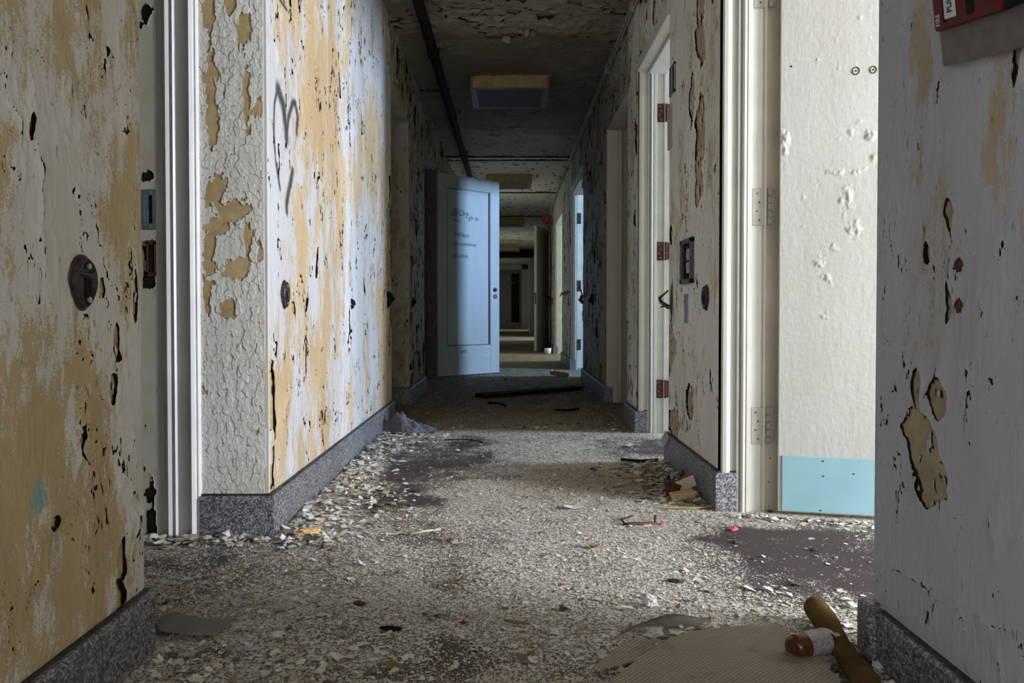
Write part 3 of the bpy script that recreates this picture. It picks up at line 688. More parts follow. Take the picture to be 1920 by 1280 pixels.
# black specks where the coat has popped off farther down the corridor
sp1, sp2, spr = voronoi(U * 22, V * 13, 109)
zone = sstep(6.9, 7.6, V) * (0.6 + 0.8 * fbm(U * 3, V * 2, 111))
Fs = np.where(spr < 0.42 * zone, sp1 - 0.30 * spr / 0.3, 1.0) / 22
FF = np.minimum(np.minimum(Fp, Fc), Fs)
near = np.exp(-np.clip(np.minimum(Fp, Fc), 0, None) / 0.02)
drop = 0.003 + near * 0.014 * (0.4 + sstep(0, 0.4, fbm(U * 6, V * 6, 112)))
drop = drop + 0.03 * near * sstep(0.25, 0.05, np.abs(V - 5.2))
ceil_base = struct(box('ceiling', -1.9, OUT + 0.1, -3.2, 34.1, H, H + 0.1, M['ceiling_under']))
at = ceil_base.data.attributes.new('patch', 'FLOAT', 'POINT'); at.data.foreach_set('value', [1.0] * len(ceil_base.data.vertices))
pale_tone = sstep(8.0, 8.6, V) * 0.25 + sstep(9.55, 9.65, V) * 0.6
grid_mesh('peeling_paint', U, V, np.stack([U, V, H - drop], -1), FF, {'pale_tone': pale_tone}, M['ceiling'], ceil_base)
yy = np.arange(9.99, 34.0, 0.05); xx = np.linspace(XL - 0.02, XR + 0.02, 60)
U, V = np.meshgrid(xx, yy, indexing='ij')
sp1, sp2, spr = voronoi(U * 14, V * 6, 119)
Fs = np.where(spr < 0.25, sp1 - 0.35, 1.0) + 0.3 * fbm(U * 5, V * 5, 120)
grid_mesh('peeling_paint', U, V, np.stack([U, V, H - 0.004 + 0 * U], -1), Fs, {'pale_tone': 0.85 * (1 - sstep(15, 26, V)) + 0.15}, M['ceiling'], ceil_base)
yy = np.arange(-3.1, 1.56, 0.1); U, V = np.meshgrid(xx, yy, indexing='ij')
grid_mesh('peeling_paint', U, V, np.stack([U, V, H - 0.004 + 0 * U], -1), 0 * U + 1, {'pale_tone': 0 * U}, M['ceiling'], ceil_base)

# ------------------------------------------------------------------ baseboards (terrazzo)
BH = 0.125
def base_run(name, pts, h=BH, t=0.022, parent=None):
    """terrazzo base following pts (wall face), room to the left of the walking direction"""
    bm = bmesh.new()
    P = [Vector(p) for p in pts]; n = len(P)
    nor = []
    for i in range(n):
        a = (P[i] - P[i - 1]).normalized() if i > 0 else None
        b = (P[i + 1] - P[i]).normalized() if i < n - 1 else None
        if a is None: a = b
        if b is None: b = a
        na = Vector((-a.y, a.x)); nb = Vector((-b.y, b.x)); m = (na + nb).normalized()
        nor.append(m / max(0.4, m.dot(na)))
    prof = [(-0.01, 0.0), (t, 0.0), (t, h - 0.008), (t - 0.005, h), (-0.01, h)]
    rows = [[bm.verts.new((P[i].x + nor[i].x * o, P[i].y + nor[i].y * o, z)) for o, z in prof] for i in range(n)]
    k = len(prof)
    for a, b in zip(rows[:-1], rows[1:]):
        for j in range(k): bm.faces.new((a[j], a[(j + 1) % k], b[(j + 1) % k], b[j]))
    bm.faces.new(rows[0]); bm.faces.new(rows[-1][::-1])
    o = struct(from_bm(name, bm, M['terrazzo'], parent))
    bm = bmesh.new(); prof = [(-0.008, h - 0.002), (t * 0.45, h - 0.002), (t * 0.4, h + 0.005), (-0.008, h + 0.007)]
    rows = [[bm.verts.new((P[i].x + nor[i].x * q, P[i].y + nor[i].y * q, z)) for q, z in prof] for i in range(n)]
    for a, b in zip(rows[:-1], rows[1:]):
        for j in range(4): bm.faces.new((a[j], a[(j + 1) % 4], b[(j + 1) % 4], b[j]))
    bm.faces.new(rows[0]); bm.faces.new(rows[-1][::-1])
    from_bm('gap_shade_line', bm, M['iron'], o)  # dark strip put in for the shade of the gap above the base
    return o
base_run('baseboard_left', [(XL, 5.10), (XL, 2.49), (XL - 0.208, 2.49)])
base_run('baseboard_left', [(XL, 1.637), (XL, -3.0)])
base_run('baseboard_left', [(XL, 7.07), (XL, 5.985), (-1.1, 5.985)])
base_run('baseboard_left', [(XL, 34.0), (XL, 8.5)])
base_run('baseboard_right', [(XR, 0.1), (XR, 1.60)], 0.105, 0.018)
struct(box('baseboard_right', XR - 0.032, XR + 0.03, 1.565, 1.632, 0, 0.115, M['terrazzo'], bev=0.012))
base_run('baseboard_right', [(XR + 0.052, 2.80), (XR, 2.80), (XR, 3.72)], 0.135)
def base_right(y0, y1):
    base_run('baseboard_right', [(XR + 0.05, y0), (XR, y0), (XR, y1)])
for a, b in ((4.60, 5.03), (6.12, 8.05), (9.55, 11.25), (13.1, 19.2), (21.6, 28.2), (30.8, 34.0)): base_right(a, b)

# ------------------------------------------------------------------ door casings facing the camera
def casing_right(y, mat, hinge_mat=None, zt=DZ, scale=1.0, name='trim_1'):
    """moulded end of a doorway on the right; y = its face"""
    X0 = XR
    pr = [(0.000, 0.006), (0.000, -0.002), (0.004, -0.007), (0.016, -0.010), (0.028, -0.006), (0.031, 0.000), (0.0505, 0.000), (0.0505, -0.014), (0.056, -0.016), (0.057, -0.006), (0.063, -0.004),
          (0.064, -0.020), (0.070, -0.024), (0.078, -0.021), (0.080, -0.006), (0.083, -0.006), (0.084, -0.016), (0.099, -0.016), (0.101, -0.010), (0.103, -0.002), (0.142, -0.002), (0.143, -0.010), (0.150, -0.010),
          (0.152, 0.012), (0.166, 0.012), (0.166, 0.05), (0.0, 0.05)]
    o = struct(extrude_profile(name, [(X0 + a, y + b) for a, b in pr], 0.0, zt, mat))
    return o
# the first doorway keeps its round plaster bead: white paint with fine cracks
casing_right(2.795, M['casing_r'], name='trim_1')
wall('wall_right', XR + 0.165, XR + TH, 2.84, 3.0, 0, H)
casing_right(4.595, M['casing_r'], name='trim_2')
# near/far lining of the others, plain boards
def lining(x0, x1, y, zt, mat, name, d=0.012):
    return struct(boxes(name, [(x0, x1, y - d, y + 0.004, 0, zt), (x0 + 0.018, x1 - 0.03, y - d - 0.006, y, 0, zt)], mat, bev=0.002))
lining(XR + 0.001, XR + 0.115, 6.118, 2.07, M['cream'], 'trim_3')
lining(XR + 0.020, XR + 0.075, 9.548, 2.12, M['cream'], 'trim_4')
lining(XR + 0.010, XR + 0.14, 13.098, 2.10, M['casing_r'], 'trim_5')
lining(XR + 0.010, XR + 0.14, 21.598, 2.10, M['casing_r'], 'trim_6')
lining(XR + 0.010, XR + 0.14, 30.798, 2.10, M['casing_r'], 'trim_7')
# head casing of the second doorway, seen from below
struct(boxes('trim_8', [(XR - 0.010, XR + 0.05, 3.72, 4.62, DZ - 0.012, DZ + 0.055), (XR + 0.05, XR + 0.16, 3.72, 4.60, DZ - 0.03, DZ + 0.002)], M['casing_r'], bev=0.004))
struct(boxes('trim_9', [(XR - 0.008, XR + 0.04, 8.05, 9.56, DZ + 0.02, DZ + 0.09)], M['casing_r'], bev=0.004))

# left doorway: moulded frame facing the camera at Y = 2.49
X0 = XL - 0.208
pl = [(0.0, 0.03), (0.0, -0.006), (-0.004, -0.012), (-0.010, -0.008), (-0.012, -0.018), (-0.021, -0.024), (-0.028, -0.016), (-0.030, -0.008), (-0.035, -0.008), (-0.037, -0.012),
      (-0.0375, -0.002), (-0.070, -0.002), (-0.0705, -0.010), (-0.075, -0.015), (-0.079, -0.010), (-0.080, -0.004), (-0.086, -0.004), (-0.087, -0.012), (-0.097, -0.016), (-0.106, -0.010), (-0.107, -0.002),
      (-0.135, -0.002), (-0.135, 0.03)]
struct(extrude_profile('trim_10', [(X0 + a, 2.485 + b) for a, b in pl], 0.0, DZ + 0.04, M['casing']))
# jamb with chipped paint and lock strike
jx1, jx0 = X0 - 0.135, X0 - 0.200
jamb = struct(box('trim_11', jx0, jx1, 2.483, 2.56, 0, DZ + 0.04, M['wood_dark']))
t = NT('chipped_cream_paint', 0.6, 0.3); cc = t.mix(t.ramp(t.noise(14, 4), [(0.35, 0.0), (0.65, 1.0)]), (0.46, 0.42, 0.32), (0.52, 0.50, 0.46)); M['chip_cream'] = t.color(cc)
UU, VV = np.meshgrid(np.linspace(jx1, jx0 + 0.012, 24), np.linspace(0.0, 2.1, 900), indexing='ij')
Fj = (0.80 - fbm(UU * 26, VV * 9, 301, 4) - 0.25 * sstep(0.03, 0.0, np.abs(UU - (jx0 + 0.03)))) / 30
for (cz, rz_) in ((0.86, 0.05), (0.80, 0.04), (1.115, 0.02), (0.03, 0.05), (0.13, 0.04), (1.62, .03)):
    Fj = np.minimum(Fj, -blob(UU, VV, jx1 - 0.02, cz, 0.016, rz_, 305, 0.6, 40))
grid_mesh('chipped_paint', UU, VV, np.stack([UU, 2.4815 - 0.001 * (Fj < 0.001) + 0 * UU, VV], -1), Fj, {}, M['chip_cream'], jamb)
struct(box('trim_12', jx0 - 0.02, jx0 + 0.010, 2.470, 2.56, 0, DZ + 0.04, M['chip_cream'], bev=0.002))
wall('wall_left', -1.9, jx0 - 0.03, 2.60, 2.68, 0, H, mat=M['dark'])

def strike(x, y, z):
    r = thing('strike_plate', (x, y, z), 0, 'grey-blue metal strike plate on the chipped jamb of the left doorway', 'strike plate')
    bm = bmesh.new()
    w, h, g = 0.019, 0.062, 0.003
    bm_box(bm, -w, w, -g, 0, h * 0.70, h); bm_box(bm, -w, w, -g, 0, -h, -h * 0.70); bm_box(bm, w * 0.35, w, -g, 0, -h * .7, h * .7); bm_box(bm, -w, -w * 0.30, -g, 0, -h * .7, h * .7)
    bm_box(bm, -w - 0.013, -w * 0.9, -g - 0.001, 0.001, -0.040, 0.042)
    from_bm('plate', bm, M['bluesteel'], r)
    box('latch_hole', -w * 0.30, w * 0.35, -0.0012, -0.0002, -h * .7, h * .7, M['wood_dark'], r)
    for s_ in (-1, 1): disc('screw', (0.0, -g, s_ * h * 0.85), (0, -1, 0), 0.005, 0.001, M['screw'], r, 12)
    return r
strike((284 - 955) * 2.48 / F, 2.480, EYE + (583 - 393) * 2.48 / F)
r = thing('lock_mortise', ((285 - 955) * 2.48 / F, 2.480, EYE + (583 - 484) * 2.48 / F), 0, 'rusty empty mortise slot in the left door jamb below the strike plate', 'mortise slot')
boxes('slot_frame', [(-.015, -.009, -.003, .001, -.05, .05), (.009, .015, -.003, .001, -.05, .05), (-.015, .015, -.003, .001, .043, .055), (-.015, .015, -.003, .001, -.056, -.045)], M['rust'], r)
box('slot_hole', -.010, .010, -.0015, .0005, -.048, .048, M['wood_dark'], r)

# ------------------------------------------------------------------ right foreground door
ang = math.atan2(-0.077, 0.30)
dr = thing('open_door', (0.925, 2.742, 0.0), ang, 'white painted door standing open at right, pale blue kick plate along its foot', 'door')
DW, DH, DT = 0.96, 2.05, 0.044
box('door_slab', 0, DW, 0, DT, 0.012, DH, M['room'], dr, 0.002)
U, V = np.meshgrid(np.linspace(0.001, DW - 0.001, 300), np.linspace(0.013, DH - 0.001, 520), indexing='ij')
h = 0.0012 + 0.0004 * fbm(U * 60, V * 60, 401, 3)
def pk(px, py): Xw = (px - 955) * 2.665 / F; return (Xw - 0.925) / math.cos(ang), EYE + (583 - py) * 2.665 / F
lump = 0 * U
for (px, py, ru, rv, a) in ((1480, 260, .03, .05, 1), (1600, 250, .05, .02, .8), (1630, 255, .04, .02, .9), (1575, 320, .05, .015, 1), (1610, 320, .03, .02, 1), (1590, 370, .03, .05, 1), (1605, 430, .03, .04, 1), (1560, 460, .03, .03, .8),
                            (1545, 490, .025, .03, 1), (1560, 520, .03, .02, 1), (1470, 215, .03, .05, .5), (1540, 350, .02, .04, .6), (1560, 420, .02, .03, .8), (1605, 225, .03, .02, .5), (1560, 590, .04, .02, .4), (1640, 300, .02, .03, .8), (1600, 60, .2, .15, .25), (1500, 400, .1, .15, .3)):
    cu, cv = pk(px, py); lump = np.maximum(lump, a * np.exp(-((U - cu) / ru) ** 2 - ((V - cv) / rv) ** 2))
crust = np.clip(fbm(U * 30, V * 30, 403, 5) + 1.25 * lump - 0.72, 0, 1)
h = h + 0.010 * crust * (0.6 + 0.4 * perlin(U * 90, V * 90, 404))
gl = (np.abs(fbm(U * 22, V * 18, 405, 3)) < 0.05) & (lump > 0.35)
h = h - 0.001 * gl
oc = -0.6 + 1.15 * np.exp(-((U - pk(1578, 560)[0]) / .03) ** 2 - ((V - pk(1578, 560)[1]) / .008) ** 2) + 0.85 * np.exp(-((U - pk(1460, 258)[0]) / .008) ** 2 - ((V - pk(1460, 258)[1]) / .012) ** 2) + 0 * U
z0_ = 0 * U
grid_mesh('door_face', U, V, np.stack([U, -h, V], -1), z0_ + 1, {'ochre': oc, 'spray': z0_, 'teal': z0_}, M['door_white'], dr)
kp = box('kick_plate', 0.012, DW - 0.02, -0.005, -0.001, 0.016, 0.205, M['teal'], dr, 0.001); kp['label'] = 'pale blue kick plate'
for (px, py) in ((1461, 868), (1554, 869), (1607, 891), (1555, 898), (1458, 914), (1550, 964), (1459, 961)):
    a, b = pk(px, py); disc('screw', (a, -0.005, b), (0, -1, 0), 0.003, 0.0012, M['iron'], kp, 10)
def ring(name, c, R, r_, mat, parent):
    bm = bmesh.new(); n = 28
    pts = [(c[0] + R * math.cos(2 * math.pi * i / n) * 0.86, c[1], c[2] + R * math.sin(2 * math.pi * i / n)) for i in range(n + 1)]
    tube_bm(bm, pts, r_, 6, False); return from_bm(name, bm, mat, parent)
for px in (1605, 1634):
    a, b = pk(px, 133)
    o = ring('drawn_eye', (a, -0.0025, b), 0.0125 if px == 1605 else 0.0115, 0.0014, M['ink'], dr)
    disc('pupil', (a, -0.002, b), (0, -1, 0), 0.0026, 0.001, M['ink'], o, 10)
a, b = pk(1494, 116); disc('nail_hole', (a, -0.002, b), (0, -1, 0), 0.003, 0.001, M['ink'], dr, 10)
def hinge(name_label, x, y, z, mat, wid=0.055, h=0.125, screws=4, pin=True, label=None):
    r = thing('door_hinge', (x, y, z), 0, label, 'hinge', None)
    box('leaf', 0, wid, -0.003, 0, -h / 2, h / 2, mat, r, 0.001)
    for k in range(screws):
        disc('screw', (wid * (0.3 if k % 2 else 0.45), -0.003, h * (-0.36 + 0.72 * k / (screws - 1))), (0, -1, 0), 0.0032, 0.0012, M['screw'] if mat is not M['steel'] else M['iron'], r, 10)
    if pin:
        for k in range(5):
            tube('knuckle', [(wid + 0.006, -0.006, -h / 2 + h * k / 5 + 0.001), (wid + 0.006, -0.006, -h / 2 + h * (k + 1) / 5 - 0.001)], 0.0065, mat, r, 10)
        box('door_leaf', wid + 0.012, wid + 0.026, -0.008, -0.004, -h / 2 + 0.004, h / 2 - 0.004, mat, r)
    return r
for z, w_ in ((1.062, 'middle'), (0.300, 'lowest'), (1.812, 'topmost, cut by the top of the photo,')):
    hinge('', XR + 0.103, 2.790, z, M['steel'], 0.052, 0.128, label='cream painted hinge of the open white door, %s of its hinges' % w_.replace('topmost, cut by the top of the photo,', 'highest'))

# second doorway: rusty hinges on a cream jamb
for z, w_ in ((1.83, 'highest'), (1.043, 'middle'), (0.253, 'lowest')):
    hinge('', XR + 0.103, 4.590, z, M['rust'], 0.045, 0.105, label='rust red hinge on the cream jamb of the second right doorway, %s of three' % w_)
struct(box('door_1', XR + 0.158, XR + 0.20, 4.66, 5.5, 0.01, 2.05, M['cream']))
# third doorway: closed plain door deep in the opening
d = struct(box('door_2', XR + 0.125, XR + 0.17, 5.035, 6.115, 0.01, 2.06, M['cream']))
struct(box('added_jamb_block', XR + 0.06, XR + TH, 8.05, 8.49, 0, DZ, M['cream'], bev=0.004))  # unseen block added to keep daylight off the panelled door's hinge side
# second room door edge beyond 4th doorway
for z, w_ in ((1.80, 'upper'), (1.0, 'middle'), (0.30, 'lower')):
    hinge('', XR + 0.066, 9.535, z, M['iron'], 0.045, 0.13, 3, False, label='black hinge on the fourth right doorway against bright daylight, %s one' % w_)

# ------------------------------------------------------------------ panelled door half way down the corridor, swung out from the left
pa = math.atan2(0.57, 0.636)
pd = thing('panel_door', (XL + 0.004, 8.40, 0.0), pa, 'white panelled door with marker scribbles, swung across the corridor from the left wall', 'door')
W_, H_ = 0.855, 2.15
z0 = 0.012
box('lock_stile', W_ - 0.13, W_, 0, 0.044, z0, H_, M['door_white'], pd, 0.003)
box('hinge_stile', 0, 0.12, 0, 0.044, z0, H_, M['door_white'], pd, 0.003)
box('top_rail', 0.1195, W_ - 0.1295, 0.0005, 0.0435, 2.01, H_ - .0005, M['door_white'], pd)
box('bottom_rail', 0.1195, W_ - 0.1295, 0.002, 0.042, z0, 0.325, M['door_white'], pd)
p_ = box('panel', 0.119, W_ - 0.129, 0.014, 0.030, 0.32, 2.015, M['door_white'], pd)
boxes('panel_moulding', [(W_ - 0.142, W_ - 0.1295, 0.003, 0.02, 0.325, 2.01), (0.1195, 0.130, 0.006, 0.02, 0.325, 2.01), (0.12, W_ - 0.13, 0.005, 0.02, 0.325, 0.337), (0.12, W_ - 0.13, 0.006, 0.02, 2.0, 2.01)], M['plate'], pd)
for z in (0.938, 0.862):
    e = disc('escutcheon', (W_ - 0.062, 0.0, z), (0, -1, 0), 0.026, 0.006, M['iron'], pd, 20)
disc('door_knob_stub', (W_ - 0.062, -0.006, 0.938), (0, -1, 0), 0.012, 0.02, M['iron'], pd, 14)
def writing(text, loc, size, mat, parent, rot=(math.radians(90), 0, 0), shear=0.15, ext=0.0004, name='writing', align='LEFT', bold=0.0):
    cu = bpy.data.curves.new(name, 'FONT'); cu.body = text; cu.size = size; cu.extrude = ext; cu.shear = shear; cu.align_x = align; cu.offset = bold
    o = bpy.data.objects.new(name, cu); col.objects.link(o); cu.materials.append(mat)
    me = bpy.data.meshes.new_from_object(o.evaluated_get(bpy.context.evaluated_depsgraph_get())); bpy.data.objects.remove(o)
    if not me.materials: me.materials.append(mat)
    o = bpy.data.objects.new(name, me); col.objects.link(o); o.location = loc; o.rotation_euler = rot; o.parent = parent
    return o
writing('@Ory', (0.19, 0.0132, 1.735), 0.088, M['ink_violet'], pd, rot=(math.radians(90), math.radians(4), 0), bold=0.0006)
writing('gh te', (0.42, 0.0132, 1.69), 0.07, M['ink_violet'], pd, rot=(math.radians(90), math.radians(2), 0))
writing('mile', (0.21, 0.0132, 1.655), 0.06, M['ink_violet'], pd)
writing('Intheun', (0.22, 0.0132, 1.505), 0.07, M['ink_violet'], pd, rot=(math.radians(90), math.radians(3), 0))
writing('@commonun', (0.21, 0.0132, 1.405), 0.058, M['ink_violet'], pd)
writing('@uumm', (0.20, 0.0132, 1.275), 0.062, M['ink_violet'], pd)
writing('spet', (0.30, 0.0018, 0.245), 0.05, M['ink'], pd, rot=(math.radians(90), math.radians(-8), 0))
for z in (0.20, 0.30): box('scuff_strip', W_ - 0.25, W_ - 0.13, -0.003, 0.002, z, z + 0.006, M['label'], pd)
for z in (1.95, 1.1, 0.25):
    tube('hinge_knuckle', [(-0.006, 0.002, z - 0.05), (-0.006, 0.002, z + 0.05)], 0.007, M['iron'], pd)
# frame of its doorway, coloured dark to paint in the unlit jamb
struct(boxes('trim_13', [(XL - 0.12, XL - 0.01, 8.30, 8.345, 0, 2.16), (XL - 0.01, XL + 0.004, 8.29, 8.37, 0, 2.2)], M['plate'], bev=0.003))
struct(boxes('trim_14', [(XL - 0.18, XL - 0.0, 7.072, 7.09, 0, 2.14)], M['plate'], bev=0.003))

# ------------------------------------------------------------------ farther down the corridor
fd = thing('open_door', (XR - 0.02, 14.62, 0), math.atan2(-0.82, -0.25), 'pale edged dark door far down the corridor, swung out from the right wall', 'door')
box('door_slab', 0, 0.857, -0.044, 0, 0.012, 2.17, M['paint_far'], fd, 0.003)
e = box('door_edge', 0.856, 0.862, -0.044, 0.0, 0.012, 2.17, M['casing_r'], fd)
box('latch', 0.861, 0.864, -0.034, -0.010, 0.82, 1.02, M['iron'], fd)
box('dark_panel', 0.10, 0.74, -0.0465, -0.0435, 0.35, 2.0, M['dark'], fd)
box('kick_rail', 0.03, 0.83, -0.048, -0.043, 0.36, 0.39, M['iron'], fd)
bl = thing('alarm_bell', (XR - 0.005, 13.75, 2.27), 0, 'round red alarm bell high on the right wall far down the corridor', 'alarm bell')
disc('bell_base', (0, 0, 0), (-1, 0, 0), 0.055, 0.03, M['steel'], bl)
disc('gong', (-0.095, -0.03, 0), (0, -1, 0), 0.085, 0.045, M['bell_red'], bl, 24, 0.06)
disc('cap', (-0.095, -0.075, 0), (0, -1, 0), 0.012, 0.012, M['steel'], bl)
box('bell_back_box', -0.15, -0.02, -0.032, 0.03, -0.06, 0.06, M['steel'], bl)
# portal and end door
struct(boxes('trim_15', [(0.60, XR, 24.9, 25.1, 0, H), (XL, -0.60, 24.9, 25.1, 0, H), (XL, XR, 24.9, 25.1, 2.36, H)], M['casing_r'], bev=0.004))
struct(boxes('trim_16', [(0.50, XR, 31.9, 32.1, 0, H), (XL, -0.50, 31.9, 32.1, 0, H), (XL, XR, 31.9, 32.1, 2.36, H)], M['paint_far'], bev=0.004))
ed_ = struct(box('door_3', -0.50, 0.50, 32.02, 32.07, 0.01, 2.36, M['plate']))
box('door_panel', 0.08, 0.40, 32.0, 32.03, 0.25, 2.2, M['dark'], ed_)
w = writing('OH', (-0.12, 31.985, 1.75), 0.22, M['ink_red'], ed_); w.name = 'red_scrawl'
w = writing('h', (-0.05, 31.985, 1.36), 0.2, M['ink_red'], ed_); w.name = 'red_scrawl'
# beam edges / battens across the ceiling
for y, x0, x1, hh_ in ((9.55, XL, XR, 0.022), (9.78, XL, XR, 0.018), (12.45, XL, XR, 0.02), (15.55, XL, XR, 0.02), (6.68, XL, -0.50, 0.018)):
    struct(box('trim_17', x0, x1, y, y + 0.035, H - hh_, H - 0.002, M['ceiling_under'], bev=0.004))
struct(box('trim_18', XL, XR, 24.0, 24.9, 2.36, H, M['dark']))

# ------------------------------------------------------------------ ceiling lights
def ceiling_light(first=None, loc=(0, 0, 0), label=''):
    r = thing('ceiling_light', loc, 0, label, 'ceiling light', 'square surface-mounted ceiling lights')
    if first is not None:
        for ch in first.children:
            c_ = ch.copy(); col.objects.link(c_); c_.parent = r
        return r
    boxes('housing', [(-.31, .31, -.31, -.288, -.10, 0), (-.31, .31, .288, .31, -.10, 0), (-.31, -.288, -.31, .31, -.10, 0), (.288, .31, -.31, .31, -.10, 0), (-.30, .30, -.30, .30, -.02, 0)], M['fixture'], r)
    boxes('rim', [(-.31, .31, -.31, -.275, -.104, -.098), (-.31, .31, .275, .31, -.104, -.098), (-.31, -.262, -.275, .275, -.104, -.098), (.262, .31, -.275, .275, -.104, -.098)], M['plate'], r)
    box('diffuser', -.265, .265, -.28, .28, -.099, -.092, M['diffuser'], r)
    return r
f0 = ceiling_light(loc=(0.003, 6.60, H - 0.006), label='nearest yellowed square ceiling light above the dark stretch of corridor')
for y, lab in ((11.15, 'second square ceiling light, showing just above the panelled door'), (16.3, 'third square ceiling light counted down the corridor'),
               (21.0, 'fourth square ceiling light counted down the corridor'), (23.5, 'farthest square ceiling light before the dark portal')):
    ceiling_light(f0, (-0.005, y, H - 0.006), lab)

# pipes
pp = thing('ceiling_pipe', (-0.53, 0, 2.50), 0, 'thick black pipe running under the ceiling along the left side', 'pipe')
tube('pipe_run', [(0, -3.0, 0), (0, 8, 0), (0, 23.9, 0)], 0.034, M['black'], pp, 12)
for y in (5.6, 7.4, 9.2): boxes('hanger', [(-.038, .038, y, y + .02, -.037, -.030), (-.040, -.034, y, y + .02, -.037, .045), (.034, .040, y, y + .02, -.037, .045)], M['black'], pp)
cd = thing('wall_conduit', (XR - 0.022, 0, 2.49), 0, 'thin painted conduit tube along the top of the right wall', 'conduit')
tube('tube_run', [(0, -3, 0), (0, 5.4, 0.0), (-0.004, 8, 0.004), (0, 12.2, 0), (0, 13.2, -0.06), (0.005, 13.7, -0.18)], 0.012, M['conduit'], cd)
tube('second_tube', [(0.004, -3, -0.032), (0.004, 5.4, -0.03), (0.002, 9.4, -0.030)], 0.008, M['conduit'], cd)
for y in (3.6, 4.7, 5.9, 7.1, 8.4, 10): box('clamp', -0.018, 0.022, y, y + 0.018, -0.046, 0.018, M['conduit'], cd, 0.003)
tube('drop_tube', [(-0.01, 8.3, 0.03), (-0.2, 8.35, 0.045)], 0.006, M['conduit'], cd)

# ------------------------------------------------------------------ wall fittings
def oval_plate(name, wall_x, nx, Yc, zc, w, h, label, broken=0):
    """iron bracket base: round head above a tapering foot, two screws. nx=+1 faces right"""
    r = thing(name, (wall_x + nx * 0.006, Yc, zc), 0, label, 'bracket plate')
    n = 36; bm = bmesh.new()
    def outl(sc_):
        P = []
        for i in range(n):
            a = 2 * math.pi * i / n; x = math.cos(a); y = math.sin(a)
            k = 1.0 if y > 0 else (1 - 0.38 * (-y) ** 1.5)
            P.append((x * k * w / 2 * sc_, y * h / 2 * sc_))
        return P
    rings = []
    for d_, s_ in ((-0.006, 1.12), (0.002, 1.12), (0.002, 1.0), (0.009, 0.98), (0.012, 0.90), (0.006, 0.80), (0.006, 0.2)):
        rings.append([bm.verts.new((nx * d_, a, b)) for a, b in outl(s_)])
    for a, b in zip(rings[:-1], rings[1:]):
        for k in range(n): bm.faces.new((a[k], a[(k + 1) % n], b[(k + 1) % n], b[k]))
    bm.faces.new(rings[-1]); from_bm('plate', bm, M['iron'], r)
    tube('lip', [(nx * 0.008, -w * 0.36, h * 0.20), (nx * 0.014, 0, h * 0.15), (nx * 0.008, w * 0.36, h * 0.20)], w * 0.05, M['iron'], r, 8)
    box('socket', min(0, nx * 0.009), max(0, nx * 0.009), -w * 0.06, w * 0.24, -h * 0.28, h * 0.10, M['black'], r, 0.002)
    for s_ in (0.33, -0.34): disc('screw', (nx * 0.008, w * 0.08, h * s_), (nx, 0, 0), w * 0.075, 0.004, M['screw'], r, 14)
    return r
Yc, zc = onl(148, 530); oval_plate('bracket_plate', XL, 1, Yc, zc, 0.070, 0.088, 'black iron bracket plate with two screws on the nearest left wall')
Yc, zc = onl(530, 552); oval_plate('bracket_plate', XL, 1, Yc, zc, 0.066, 0.086, 'black iron bracket plate under the sprayed scrawl on the left wall')
Yc, zc = onr(1327, 558); oval_plate('bracket_plate', XR, -1, Yc, zc, 0.066, 0.088, 'black iron bracket plate right of the recessed wall box')
def stub(Yc, zc, wx, nx, label, s=1.0):
    r = thing('broken_bracket', (wx, Yc, zc), 0, label, 'broken bracket')
    bm = bmesh.new(); tube_bm(bm, [(0, 0, 0.03 * s), (nx * 0.012, 0.004, 0.01 * s), (nx * 0.034 * s, 0, -0.004), (nx * 0.010, -0.002, -0.02 * s), (0, 0, -0.045 * s)], [0.016 * s, 0.02 * s, 0.010 * s, 0.018 * s, 0.006], 7)
    from_bm('stump', bm, M['black'], r); return r
Yc, zc = onl(725, 560); stub(Yc, zc, XL, 1, 'black broken bracket stump at the far end of the long left wall', 1.3)
Yc, zc = onl(771, 566); stub(Yc, zc, XL, 1, 'black broken bracket stump on the shaded left wall past the recess')
Yc, zc = onl(657, 569); stub(Yc, zc, XL, 1, 'small black peg half way along the long left wall', 0.6)
for (x, y, lab) in ((1113, 560, 'black broken bracket stump on the shadowed right wall beneath red spray, nearer one'), (1093, 560, 'black broken bracket stump beside the lit fourth doorway')):
    Yc, zc = onr(x, y); stub(Yc, zc, XR, -1, lab, 1.2)
# hook bracket at second right wall's far end
Yc, zc = onr(1262, 566)
hk = thing('handrail_hook', (XR, Yc, zc), 0, 'black iron handrail hook jutting from the right wall beside the rusty hinges', 'hook')
tube('arm', [(0.0, 0, -0.02), (-0.02, 0.02, -0.022), (-0.045, 0.05, 0.0), (-0.052, 0.06, 0.022)], [0.010, 0.011, 0.009, 0.006], M['iron'], hk)
tube('hook_tip', [(-0.052, 0.06, 0.018), (-0.035, 0.045, 0.034), (-0.018, 0.03, 0.052)], [0.007, 0.005, 0.004], M['iron'], hk)
tube('prong', [(-0.030, 0.03, -0.016), (-0.046, 0.055, -0.022)], [0.006, 0.003], M['iron'], hk)
tube('shank', [(0.0, 0, 0.11), (-0.004, 0, 0.06), (-0.006, 0, -0.02), (-0.002, 0.005, -0.06), (-0.004, 0.02, -0.075)], [0.003, 0.006, 0.010, 0.006, 0.003], M['iron'], hk)
